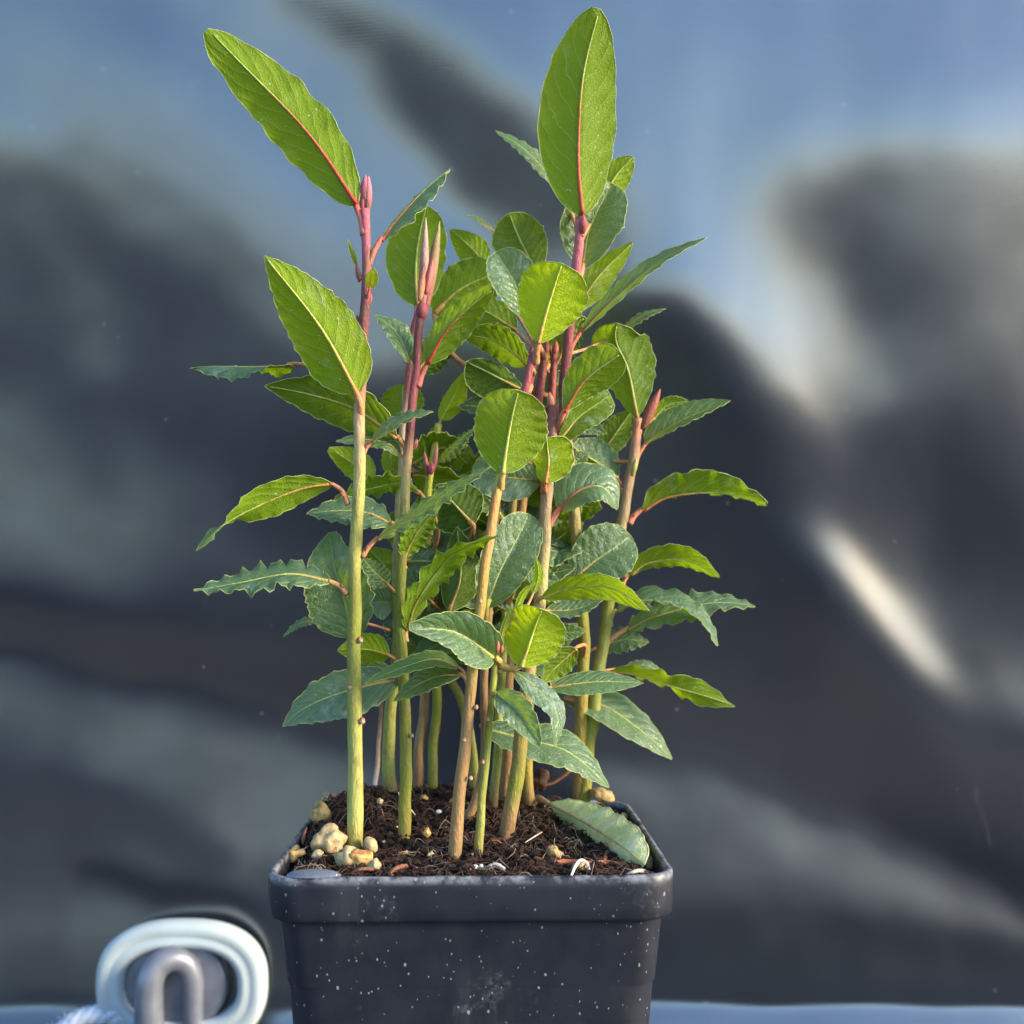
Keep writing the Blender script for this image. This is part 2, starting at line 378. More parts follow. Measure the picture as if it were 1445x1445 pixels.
def build_tarp():
    nx, ny = 280, 420; x0, x1, y0, y1 = -700, 2150, -620, 2100
    H = [[0]*(nx+1) for _ in range(ny+1)]; st = (y1-y0)/ny; cm = st/F*TD
    T = [[math.tan(math.radians(tilt(x0+(x1-x0)*i/nx, y0+st*j))) for i in range(nx+1)] for j in range(ny+1)]
    jm = int((830-y0)/st)
    for i in range(nx+1):
        for j in range(jm+1, ny+1): H[j][i] = H[j-1][i]-cm*(T[j][i]+T[j-1][i])/2
        for j in range(jm-1, -1, -1): H[j][i] = H[j+1][i]+cm*(T[j][i]+T[j+1][i])/2
    # keep the sheet taut sideways: slow drift between neighbouring columns is evened out
    A_ = np.array(H); sx, sz = (x1-x0)/nx, st
    def blur(a, sig, axis):
        r = int(sig*3); k = np.exp(-.5*(np.arange(-r, r+1)/sig)**2); k /= k.sum()
        pad = [(0, 0), (0, 0)]; pad[axis] = (r, r); b = np.pad(a, pad, mode='edge')
        return np.apply_along_axis(lambda m_: np.convolve(m_, k, 'valid'), axis, b)
    lowz = blur(A_, 230/sz, 0); H = (A_-lowz+blur(lowz, 420/sx, 1)).tolist()
    V = []
    for j in range(ny+1):
        for i in range(nx+1):
            px, py = x0+(x1-x0)*i/nx, y0+st*j
            V.append(Vector(((px-CX)/F*TD, TD+H[j][i], -(py-CY)/F*TD+ZO)))
    Fc = [(j*(nx+1)+i, (j+1)*(nx+1)+i, (j+1)*(nx+1)+i+1, j*(nx+1)+i+1) for j in range(ny) for i in range(nx)]
    def depth(px, py):
        i = int(round((px-x0)/(x1-x0)*nx)); j = int(round((py-y0)/st)); return TD+H[j][i]
    return V, Fc, depth
tv, tf, tarp_depth = build_tarp()
tarp = empty('tarpaulin', (0, TD, ZO-36)); tag(tarp, 'dark glossy slack tarpaulin hanging behind the potted cuttings', 'tarpaulin')
mesh('sheet', tv, tf, M_TARP, tarp)
# oval eyelet ring clamped to the sheet
EX, EY = 257, 1389
ED = min(tarp_depth(EX+ax, EY+ay) for ax in (-110, -60, 0, 60, 110) for ay in (-80, -30, 30, 80))-.05
def stadium(hw, hh, n=96, pw=2.5):
    out = []
    for k in range(n):
        t = 2*math.pi*k/n; c, s_ = math.cos(t), math.sin(t)
        out.append((hw*math.copysign(abs(c)**(2/pw), c), hh*math.copysign(abs(s_)**(2/pw), s_)))
    return out
pc = ED/F
ringprof = [(119,90,.35),(120,91,-.15),(117,88,-.36),(109,80,-.47),(101,72,-.40),(97,68,-.36),(92,64,-.46),(85,57,-.42),(80,52,-.22),(79,51,.5)]
ctr = W(EX, EY, ED); V, Fc = [], []
for hw, hh, dep in ringprof:
    for (x, z) in stadium(hw*pc, hh*pc): V.append(ctr+Vector((x, dep, z)))
n = 96
for r in range(len(ringprof)-1):
    for k in range(n): Fc.append((r*n+k, r*n+(k+1) % n, (r+1)*n+(k+1) % n, (r+1)*n+k))
mesh('eyelet_ring', V, Fc, M_RING, tarp)
# turn fastener poking through the eyelet
fast = empty('turn_fastener', W(250, 1390, ED)); tag(fast, 'grey turn button fastener with an upright loop inside the pale oval eyelet', 'fastener')
V, Fc = [], []; bc = W(246, 1391, ED); prof = [(0, -.12), (50, -.12), (66, -.10), (73, -.02), (74, .10), (74, .6)]; nn = 48
for r_, dep in prof:
    for k in range(nn):
        t = 2*math.pi*k/nn; V.append(bc+Vector((r_*pc*math.cos(t), dep, r_*pc*math.sin(t)*.95)))
for r in range(len(prof)-1):
    for k in range(nn): Fc.append((r*nn+k, r*nn+(k+1) % nn, (r+1)*nn+(k+1) % nn, (r+1)*nn+k))
mesh('button', V, Fc, M_METAL, fast)
lp = [W(222, 1470, ED)+Vector((0, -1.0, 0)), W(221, 1400, ED)+Vector((0, -1.0, 0)), W(223, 1372, ED)+Vector((0, -.98, 0)), W(231, 1354, ED)+Vector((0, -.8, 0)),
      W(247, 1347, ED)+Vector((0, -.55, 0)), W(263, 1355, ED)+Vector((0, -.3, 0)), W(272, 1376, ED)+Vector((0, -.15, 0)), W(273, 1405, ED)+Vector((0, -.1, 0)), W(274, 1470, ED)+Vector((0, -.1, 0))]
pth = catmull(lp, 40); v, f, c = tube(pth, [lerp(.62, .40, i/40) for i in range(41)], 16); mesh('loop', v, f, M_METAL, fast)
# twisted rope beside the eyelet
rd = ED-.15; rp = catmull([W(40, 1500, rd), W(88, 1452, rd), W(118, 1436, rd), W(160, 1432, rd+.1), W(215, 1452, rd+.4)], 60)
parts = []
for s_ in range(3):
    path = []
    for i, p in enumerate(rp):
        a = i*.42+s_*2.094; path.append(p+Vector((math.cos(a)*.12, math.sin(a)*.22, math.cos(a)*.22)))
    parts.append(tube(path, [.24*(1+.12*math.sin(i*2.9+s_)) for i in range(61)], 10))
for k in range(130):
    i = rnd.randrange(10, 52); p = rp[i]; q = p+Vector((rnd.uniform(-.3, .3), rnd.uniform(-.4, .0), rnd.uniform(-.1, .42)))
    parts.append(tube([q, q+Vector((rnd.uniform(-.12, .12), rnd.uniform(-.1, .1), rnd.uniform(-.02, .14)))], [.012, .006], 3))
v, f, c = join(parts); tag(mesh('rope', v, f, M_ROPE, None, rp[20]), 'frayed pale twisted rope beside the oval eyelet at the lower left', 'rope')

# ---------------------------------------------------------------- pot
PX, PY = -1.03, 30.68; YAW = math.radians(1.4)
def PW(x, y, z):               # pot space (cm, rim top = 0) -> world
    c, s_ = math.cos(YAW), math.sin(YAW); return Vector((PX+x*c-y*s_, PY+x*s_+y*c, ZO+RZ+z))
def rsq(hw, r, n=6):
    out = []
    for cxs, cys, a0 in ((1, 1, 0), (-1, 1, 90), (-1, -1, 180), (1, -1, 270)):
        for k in range(n+1):
            a = math.radians(a0+90*k/n); out.append((cxs*(hw-r)+r*math.cos(a), cys*(hw-r)+r*math.sin(a)))
        # a few points along the straight side so the thin wall can bow
    res = []
    for i, p in enumerate(out):
        q = out[(i+1) % len(out)]; res.append(p)
        if i % (n+1) == n:
            for k in range(1, 12): res.append((lerp(p[0], q[0], k/12), lerp(p[1], q[1], k/12)))
    return res
def rings(prof):
    V, Fc = [], []; n = None
    for hw, r, z in prof:
        L_ = rsq(hw, r); n = len(L_)
        for x, y in L_:
            w = 0 if z < -1.1 else .025*noise.noise(Vector((x*.5, y*.5, z*.6)))+.02*noise.noise(Vector((x*1.7, y*1.7, z)))
            zz = z+(.03*noise.noise(Vector((x*.9, y*.9, 5.))) if z > -.3 else 0)
            V.append(PW(x*(1+w*.12), y*(1+w*.12), zz))
    for k in range(len(prof)-1):
        for i in range(n): Fc.append((k*n+i, (k+1)*n+i, (k+1)*n+(i+1) % n, k*n+(i+1) % n))
    return V, Fc, n
pot = empty('plant_pot', PW(0, 0, -POT_H)); tag(pot, 'square black plastic plant pot with a scuffed rim, filled with soil', 'pot')
def pot_part(name, prof):
    V, Fc, n = rings(prof); org = PW(0, 0, 0)
    o = mesh(name, V, Fc, M_POT, None, org); o.parent = pot; o.location = (org-ORI[pot.name])*S; return o
pot_part('rim', [(4.28,.62,-2.6),(4.53,.72,-.12),(4.54,.73,-.02),(4.555,.74,.0),(4.62,.78,.004),(4.655,.81,-.012),(4.675,.82,-.05),(4.68,.82,-.3),(4.67,.82,-.7),(4.655,.82,-.94),(4.635,.82,-1.0),(4.60,.80,-1.03),(4.42,.78,-1.035),(4.37,.76,-1.03)])
bp = [(4.375,.76,-.9),(4.37,.76,-1.15)]+[(lerp(4.365, 3.74, t/8), .78, lerp(-1.3, -9.8, t/8)) for t in range(9)]+[(3.72,.78,-9.95),(3.64,.75,-10.06),(3.5,.7,-10.1),(1.0,.3,-10.1),(.05,.01,-10.1)]
pot_part('body', bp)
wd = []                        # water drop on the rim
for j in range(9):
    for i in range(20):
        a = 2*math.pi*i/20; r_ = math.sin(math.pi/2*j/8); h = math.cos(math.pi/2*j/8)
        wd.append(PW(-3.55+.60*r_*math.cos(a)*(1+.1*math.sin(3*a)), -4.55+.17*r_*math.sin(a), .01+.17*h))
wf = [(j*20+i, (j+1)*20+i, (j+1)*20+(i+1) % 20, j*20+(i+1) % 20) for j in range(8) for i in range(20)]+[tuple(range(160, 180))]
tag(mesh('water_drop', wd, wf, M_GLASS, None, PW(-3.55, -4.55, 0)), 'clear flat water drop on the front left of the pot rim', 'drop')

# ---------------------------------------------------------------- soil
def soil_base(x, y):           # pot space -> height relative to rim
    z = -.27+.75*sstep(-2.5, 3.0, y)*math.exp(-((x+1.0)/3.4)**2)
    z += .62*math.exp(-(((x+3.3)/1.3)**2+((y-1.2)/2.2)**2))
    e = max(abs(x), abs(y)); return z-.3*sstep(3.9, 4.4, e)*(.5+.5*sstep(-3., 2., x)*(1 if y < 2 else .3))
def to_pot(p):
    c, s_ = math.cos(YAW), math.sin(YAW); dx, dy = p.x-PX, p.y-PY; return dx*c+dy*s_, -dx*s_+dy*c
def soil_hit(px, py):          # where the pixel's ray meets the soil
    d = 26.6
    while d < 34.4:
        p = W(px, py, d); x, y = to_pot(p)
        if p.z-ZO-RZ <= soil_base(x, y): return d
        d += .02
    return 34.2
def soil_fine(x, y):
    v = Vector((x, y, 0)); n1 = noise.noise(v*2.3); n2 = noise.noise(v*6+Vector((7, 1, 0))); n3 = noise.noise(v*15)
    return soil_base(x, y)+.16*n1+.11*n2+.05*n3
N_ = 170; V, Fc = [], []
for j in range(N_+1):
    for i in range(N_+1):
        x, y = -4.42+8.84*i/N_, -4.42+8.84*j/N_
        k = max(abs(x), abs(y))
        if abs(x) > 3.8 and abs(y) > 3.8:
            cx_, cy_ = math.copysign(3.8, x), math.copysign(3.8, y); dx, dy = x-cx_, y-cy_; L_ = math.hypot(dx, dy)
            if L_ > .62: x, y = cx_+dx*.62/L_, cy_+dy*.62/L_
        V.append(PW(x, y, soil_fine(x, y)))
Fc = [(j*(N_+1)+i, j*(N_+1)+i+1, (j+1)*(N_+1)+i+1, (j+1)*(N_+1)+i) for j in range(N_) for i in range(N_)]
soil = tag(mesh('potting_soil', V, Fc, M_SOIL, None, PW(0, 0, -.4)), 'dark crumbly peat soil filling the square black pot', 'soil', kind='stuff')
def ico():
    t = (1+5**.5)/2
    v = [(-1,t,0),(1,t,0),(-1,-t,0),(1,-t,0),(0,-1,t),(0,1,t),(0,-1,-t),(0,1,-t),(t,0,-1),(t,0,1),(-t,0,-1),(-t,0,1)]
    f = [(0,11,5),(0,5,1),(0,1,7),(0,7,10),(0,10,11),(1,5,9),(5,11,4),(11,10,2),(10,7,6),(7,1,8),(3,9,4),(3,4,2),(3,2,6),(3,6,8),(3,8,9),(4,9,5),(2,4,11),(6,2,10),(8,6,7),(9,8,1)]
    return [Vector(q).normalized() for q in v], f
IV, IF = ico()
def subdiv(V, Fc):
    V = list(V); cache = {}; out = []
    def mid(a, b):
        k = (min(a, b), max(a, b))
        if k not in cache: cache[k] = len(V); V.append(((V[a]+V[b])/2).normalized())
        return cache[k]
    for a, b, c in Fc:
        x, y, z = mid(a, b), mid(b, c), mid(c, a); out += [(a, x, z), (b, y, x), (c, z, y), (x, y, z)]
    return V, out
IV2, IF2 = subdiv(IV, IF); IV3, IF3 = subdiv(IV2, IF2)
V, Fc = [], []
for k in range(7500):
    x, y = rnd.uniform(-4.3, 4.3), rnd.uniform(-4.3, 4.3)
    if abs(x) > 3.9 and abs(y) > 3.9: continue
    s_ = rnd.choice((.025, .035, .05, .05, .07, .10))*rnd.uniform(.7, 1.3); o = PW(x, y, soil_fine(x, y)+s_*rnd.uniform(-.1, .8)); b0 = len(V)
    sc = Vector((rnd.uniform(.6, 1.5), rnd.uniform(.6, 1.5), rnd.uniform(.5, 1.1)))
    for q in IV: V.append(o+Vector((q.x*sc.x, q.y*sc.y, q.z*sc.z))*s_*rnd.uniform(.6, 1.25))
    Fc += [(a+b0, b+b0, c+b0) for a, b, c in IF]
cr = mesh('soil_crumbs', V, Fc, M_SOIL, soil, smooth=False); cr['kind'] = 'stuff'
def fibres(num, lmin, lmax, rad, lift):
    parts = []
    for k in range(num):
        x, y = rnd.uniform(-4.1, 4.1), rnd.uniform(-4.2, 4.1); a = rnd.uniform(0, 6.28); L_ = rnd.uniform(lmin, lmax); bend = rnd.uniform(-1.6, 1.6); pts = []
        for i in range(6):
            pts.append(PW(x, y, soil_fine(clamp(x, -4, 4), clamp(y, -4, 4))+lift*math.sin(math.pi*i/5)*rnd.uniform(.5, 1.2)+.03)); a += bend/5
            x = clamp(x+math.cos(a)*L_/5, -4.2, 4.2); y = clamp(y+math.sin(a)*L_/5, -4.2, 4.2)
        parts.append(tube(pts, [rad*rnd.uniform(.6, 1.3)]*5+[rad*.4], 4))
    return join(parts)
v, f, c = fibres(1000, .3, 1.3, .013, .14); o = mesh('root_fibres', v, f, M_FIB, soil); o['kind'] = 'stuff'
v, f, c = fibres(170, .3, 1.1, .008, .2); o = mesh('pale_fibres', v, f, M_FIB2, soil); o['kind'] = 'stuff'

V, Fc = [], []
for k in range(170):
    x, y = rnd.uniform(-4.2, 4.2), rnd.uniform(-4.25, 4.0); s_ = rnd.choice((.03, .04, .05, .07)); o = PW(x, y, soil_fine(x, y)+s_*.4); b0 = len(V)
    for q in IV: V.append(o+Vector((q.x*rnd.uniform(.6, 1.5), q.y*rnd.uniform(.6, 1.4), q.z*rnd.uniform(.5, 1.1)))*s_)
    Fc += [(a+b0, b+b0, c+b0) for a, b, c in IF]
gr = mesh('grit', V, Fc, M_STONE, soil, smooth=False); gr['kind'] = 'stuff'

# loose stones and litter on the soil
def stone(px, py, wpx, hpx, mat, label, seed, rough=.3, name='pebble', group='stones lying on the soil', rot=0.):
    d = max(soil_hit(px, py+hpx*.35)-.35, 26.6); c = W(px, py, d); k = d/F; V = []
    for q in IV3:
        rough_ = rough*.9
        n_ = 1+rough_*noise.noise(q*1.3+Vector((seed*3.7, 0, 0)))*1.3+rough_*.5*noise.noise(q*2.7+Vector((0, seed*2.1, 0)))+rough_*.22*noise.noise(q*6.+Vector((seed, 0, 0)))
        x, z = q.x*wpx*.5*k*n_, q.z*hpx*.5*k*n_
        V.append(c-Vector((0, 0, hpx*.06*k))+Vector((x*math.cos(rot)-z*math.sin(rot), q.y*min(wpx, hpx)*.5*k*n_, x*math.sin(rot)+z*math.cos(rot))))
    return tag(mesh(name, V, IF3, mat, None, c), label, 'stone', group)
stone(464, 1184, 42, 38, M_STONE2, 'large angular cream stone left of the thickest stem', 1, .55)
stone(452, 1147, 28, 28, M_STONE, 'yellow tan stone at the back left of the soil, lower of a touching pair', 2, .5)
stone(461, 1129, 30, 20, M_STONE2, 'cream stone at the back left of the soil, upper of a touching pair', 3, .45, rot=.4)
stone(414, 1205, 27, 20, M_STONE, 'small yellow stone in the front left corner of the pot', 4, .6, rot=.5)
stone(448, 1205, 16, 12, M_STONE2, 'tiny cream stone between corner stone and thickest stem', 5, .4)
stone(489, 1208, 32, 28, M_STONE2, 'cream stone against the foot of the thickest stem', 6, .35)
stone(506, 1211, 40, 24, M_STONE3, 'rust stained yellow stone in front of the thickest stem', 7, .5)
stone(523, 1191, 20, 25, M_STONE2, 'smooth egg shaped cream pebble right of the thickest stem', 8, .12, rot=.4)
stone(528, 1220, 17, 17, M_STONE2, 'small cream stone near the front rim, below the egg shaped pebble', 9, .4)
stone(602, 1174, 11, 13, M_STONE3, 'tiny orange stone in the middle of the soil', 10, .3)
stone(598, 1125, 14, 9, M_STONE3, 'small orange stone at the back of the soil', 11, .4)
stone(640, 1131, 12, 12, M_STONE3, 'small orange stone behind the tan front stem', 12, .4)
stone(782, 1202, 24, 17, M_STONE, 'ochre wedge shaped stone left of the fallen leaf', 13, .4, rot=-.5)
stone(819, 1222, 20, 18, M_STONE, 'tan stone beside the curled white sliver at the front rim', 14, .35)
stone(914, 1217, 15, 22, M_STONE2, 'yellow stone in the front right corner under the leaf tip', 15, .35)
stone(850, 1121, 34, 18, M_STONE, 'wide tan stone behind the fallen leaf', 16, .35, rot=-.3)
stone(880, 1153, 14, 13, M_STONE, 'round tan stone against the right rim', 17, .2)
stone(536, 1130, 9, 9, M_STONE2, 'tiny pale stone right of the dead twig', 18, .3)
stone(671, 1223, 7, 7, M_WHITE, 'tiny white grain at the front rim, left of a pair', 19, .3, 'perlite_grain')
stone(679, 1222, 6, 6, M_WHITE, 'tiny white grain at the front rim, right of a pair', 20, .3, 'perlite_grain')
stone(619, 1145, 8, 6, M_WHITE, 'tiny white grain in the middle of the soil', 21, .3, 'perlite_grain')
stone(608, 1206, 11, 9, M_STONE2, 'small pale stone at the front, left of the tan stem', 22, .4)
stone(763, 1098, 22, 30, M_FIB, 'dark red brown bark chip at the back of the pot', 23, .6, 'bark_chip', rot=-.4)
def strand(name, pts, w, mat, label, cat, lift=0., group=None):
    P = []
    for q in pts:
        d = soil_hit(q[0], q[1]+(q[2] if len(q) > 2 else 0)); P.append(W(q[0], q[1], max(d-.45, 26.45)))
    path = catmull(P, 26); k = P[0].y/F
    v, f, c = tube(path, [w*.5*k*(.35+.65*math.sin(math.pi*clamp(.12+.8*i/26)))*(1+.18*noise.noise(Vector((i*.5, w, 0)))) for i in range(27)], 8, jit=.2)
    return tag(mesh(name, v, f, mat, None, P[0]), label, cat, group)
M_ROOT = plain('orange_root', (.42, .14, .055), .7, .4, 500, .5, .5); M_ROOT2 = plain('brown_root', (.20, .075, .045), .75, .4, 500, .5, .5)
M_SLIV = plain('pale_sliver', (.58, .50, .40), .7, .3, 400, .4, .4)
strand('root', [(755, 1210), (775, 1217), (800, 1216), (830, 1218), (862, 1217), (882, 1224)], 8, M_ROOT, 'thick orange root lying along the front rim below the fallen leaf', 'root')
strand('root', [(853, 1218), (855, 1206), (858, 1201)], 6, M_ROOT, 'short orange root stub standing up beside the fallen leaf', 'root')
strand('root', [(496, 1232), (512, 1226, 4), (530, 1228), (546, 1234)], 6, M_ROOT2, 'red brown arched root at the front rim near the thickest stem', 'root')
strand('root', [(546, 1234), (562, 1224, 4), (578, 1222), (588, 1225)], 7, M_ROOT2, 'red brown forked root at the front rim, left of the tan stem', 'root')
strand('root', [(694, 1186), (702, 1187), (707, 1190)], 4, M_ROOT, 'short red root fragment in front of the thick middle stem', 'root')
strand('root', [(786, 1192), (796, 1196), (806, 1199)], 4, M_ROOT2, 'thin brown root left of the fallen leaf', 'root')
strand('root', [(427, 1192), (429, 1178, 8), (433, 1168, 14)], 5, M_ROOT2, 'brown root against the left rim', 'root')
strand('root', [(766, 1109), (780, 1105, 4), (795, 1095, 12), (810, 1085, 20), (832, 1086, 20), (842, 1105, 6)], 6, M_ROOT2, 'brown looping root at the back right of the pot', 'root')
strand('wood_sliver', [(806, 1236), (812, 1222, 8), (819, 1214, 14), (828, 1218, 10), (833, 1232)], 5, M_WHITE, 'curled white sliver on the front rim', 'sliver')
strand('wood_sliver', [(884, 1234), (900, 1229, 4), (918, 1232), (926, 1234)], 7, M_SLIV, 'tan sliver in the front right corner of the pot', 'sliver')
strand('wood_sliver', [(688, 1224), (700, 1221, 3), (712, 1226)], 8, M_SLIV, 'pale curved bark sliver near the front rim', 'sliver')
strand('wood_sliver', [(741, 1189), (752, 1182, 4), (765, 1174, 8)], 2, M_SLIV, 'thin straw lying left of the fallen leaf', 'sliver')
strand('wood_sliver', [(562, 1118, 26), (568, 1133, 22), (580, 1143, 10), (586, 1150)], 2.5, M_SLIV, 'pale dry straw crossing the second stem from the left', 'sliver')

# ---------------------------------------------------------------- laurel cuttings
GREEN = (.17, .19, .022); YEL = (.27, .22, .04); TAN = (.26, .155, .06); BROWN = (.17, .09, .045); PINK = (.25, .05, .06); PURP = (.11, .025, .035)
OLIVE = (.24, .26, .06); RED = (.46, .022, .02); ORANGE = (.55, .24, .08); LIME = (.42, .46, .06)
def grad(stops, t):
    for (a, c0), (b, c1) in zip(stops, stops[1:]):
        if t <= b: k = clamp((t-a)/max(b-a, 1e-6)); return tuple(lerp(x, y, k) for x, y in zip(c0, c1))
    return stops[-1][1]
PL = {}
def plant(key, pts, lean_, radii, stops, label, name='laurel_cutting', cat='cutting', d=None, group='laurel cuttings in the pot'):
    d0 = d or soil_hit(*pts[0]); n = len(pts); tot = pts[0][1]-pts[-1][1]
    dep = [d0+lean_*(pts[0][1]-q[1])/tot for q in pts]
    P = [W(q[0], q[1], dd) for q, dd in zip(pts, dep)]
    root = empty(name, P[0]); tag(root, label, cat, group)
    path = [q_+Vector((.045*noise.noise(Vector((q_.z*.9, d0*3, 1))), .03*noise.noise(Vector((q_.z*.9, d0*3, 5))), 0)) for q_ in catmull(P, 70)]; base = path[0]-(path[4]-path[0]).normalized()*.9
    k = d0/F
    rr = [.94*lerp(radii[0], radii[1], i/70)*k*(1+.05*noise.noise(Vector((i*.35, radii[0], n)))) for i in range(71)]
    cols = [grad(stops, i/70) for i in range(71)]
    # a swollen joint wherever a leaf leaves the stem is added with the leaf
    v, f, c = tube([base]+path, [rr[0]*1.05]+rr, 14, [cols[0]]+cols, jit=.10, seed=d0)
    mesh('stem', v, f, M_STEM, root, colors=c)
    PL[key] = dict(root=root, path=path, k=k, pts=pts, dep=dep, nleaf=0)
    return root
def stem_depth(key, py):
    p = PL[key]; pts, dep = p['pts'], p['dep']
    for i in range(len(pts)-1):
        if pts[i][1] >= py >= pts[i+1][1]:
            t = (pts[i][1]-py)/max(pts[i][1]-pts[i+1][1], 1e-6); return lerp(dep[i], dep[i+1], t)
    return dep[0] if py > pts[0][1] else dep[-1]
SH = dict(ell=(.68, .92), ov=(.52, .90), ob=(.85, .45), rnd=(.62, .48), lan=(.75, 1.05), tip=(.62, .66))
def blade(parent, side, P3, wl, wr, R, shape, wave, twist, seed, near=None, fold_v=None, freq=6.5):
    """grid of one leaf blade along the midrib P3 (cm); widths are seen widths in px"""
    NU, NV = 30, 6; rn = random.Random(seed); path = catmull(P3, NU)
    a_, b_ = SH[shape]; um = a_/(a_+b_); mx = um**a_*(1-um)**b_
    if side == 't': A, B = math.acos(clamp(wl/R, -1, 1)), math.acos(clamp(wr/R, -1, 1)); sg = 1
    else: A, B = math.acos(clamp(wr/R, -1, 1)), math.acos(clamp(wl/R, -1, 1)); sg = -1
    mx_w = max(wl, wr); t0 = path[-1]-path[0]
    if near is None:
        if R < 1.14*mx_w: near = 'v'
        else:
            lowl = t0.x < 0      # image-left side points down when travelling left
            near = ('l' if lowl else 'r') if side == 't' else ('r' if lowl else 'l')
    if near == 'v': al, be = A, -B
    elif near == 'x': al, be = -A, B
    elif near == 'l': al, be = A, B
    else: al, be = -A, -B
    ph = [rn.uniform(0, 6.28) for _ in range(4)]; fq = [freq*rn.uniform(.75, 1.3) for _ in range(2)]; curl = rn.uniform(-.1, .55); wave = wave*.95+.05
    V, UV, edgeL, edgeR, mid = [], [], [], [], []
    for i, p in enumerate(path):
        u = i/NU; t = (path[min(i+1, NU)]-path[max(i-1, 0)]).normalized()
        k = p.y/F; im = Vector((t.x-t.y*p.x/p.y, 0, t.z-t.y*(p.z-ZO)/p.y))
        Lw = Vector((-im.z, 0, im.x)); Lw -= t*Lw.dot(t)
        Lw = Lw.normalized()
        Nn = t.cross(Lw).normalized()
        if Nn.y > 0: Nn = -Nn
        L1, N1 = Lw*sg, Nn*sg
        ue = clamp(u, .004, .996); w = ue**a_*(1-ue)**b_/mx
        if i == NU: w = .02
        tw = math.radians(lerp(twist[0], 0, clamp(u/.5)) if u < .5 else lerp(0, twist[1], (u-.5)/.5))
        if side == 'u': tw = -tw
        for j in range(-NV, NV+1):
            v = j/NV; s_ = abs(v); ang = (al if v <= 0 else be)+tw
            if v <= 0: d_, nn = L1*math.cos(ang)+N1*math.sin(ang), -L1*math.sin(ang)+N1*math.cos(ang)
            else: d_, nn = -L1*math.cos(ang)-N1*math.sin(ang), -L1*math.sin(ang)+N1*math.cos(ang)
            q = 0 if v <= 0 else 1; env = math.sin(math.pi*clamp(u*.96+.02))**.5
            wv = wave*.20*R*k*(s_**2.2)*env*(.7*math.sin(6.28*fq[q]*u+ph[q])+.5*math.sin(6.28*fq[q]*1.9*u+ph[q+2])+.6*noise.noise(Vector((u*7, seed*.37, v))))
            ed = 1+.07*wave*math.sin(6.28*fq[q]*1.3*u+ph[q+1])*s_+.06*noise.noise(Vector((u*8+seed, v*.5, 1.)))+.02*noise.noise(Vector((u*30+seed, v*.5, 4.)))
            cz = curl*R*k*(.6*(max(0, u-.55)/.45)**2+.25*(max(0, .25-u)/.25)**2)
            pt = p+d_*(R*k*w*s_*ed)+nn*(wv+R*k*.10*w*(s_-s_*s_)*2-cz)
            V.append(pt); UV.append((u, .5+.5*v))
            if j == -NV: edgeL.append(pt)
            if j == NV: edgeR.append(pt)
            if j == 0: mid.append((pt, nn))
    W_ = 2*NV+1; Fc = []
    for i in range(NU):
        for j in range(W_-1):
            a, b, c, d = i*W_+j, i*W_+j+1, (i+1)*W_+j+1, (i+1)*W_+j
            Fc.append((a, b, c, d))
    # front face of every polygon = upper side of the leaf
    i0 = (NU//2)*W_+NV; n_ = (V[i0+1]-V[i0]).cross(V[i0+W_]-V[i0]); nm = mid[NU//2][1]
    if n_.dot(nm) < 0: Fc = [tuple(reversed(q)) for q in Fc]
    return V, Fc, UV, edgeL, edgeR, mid
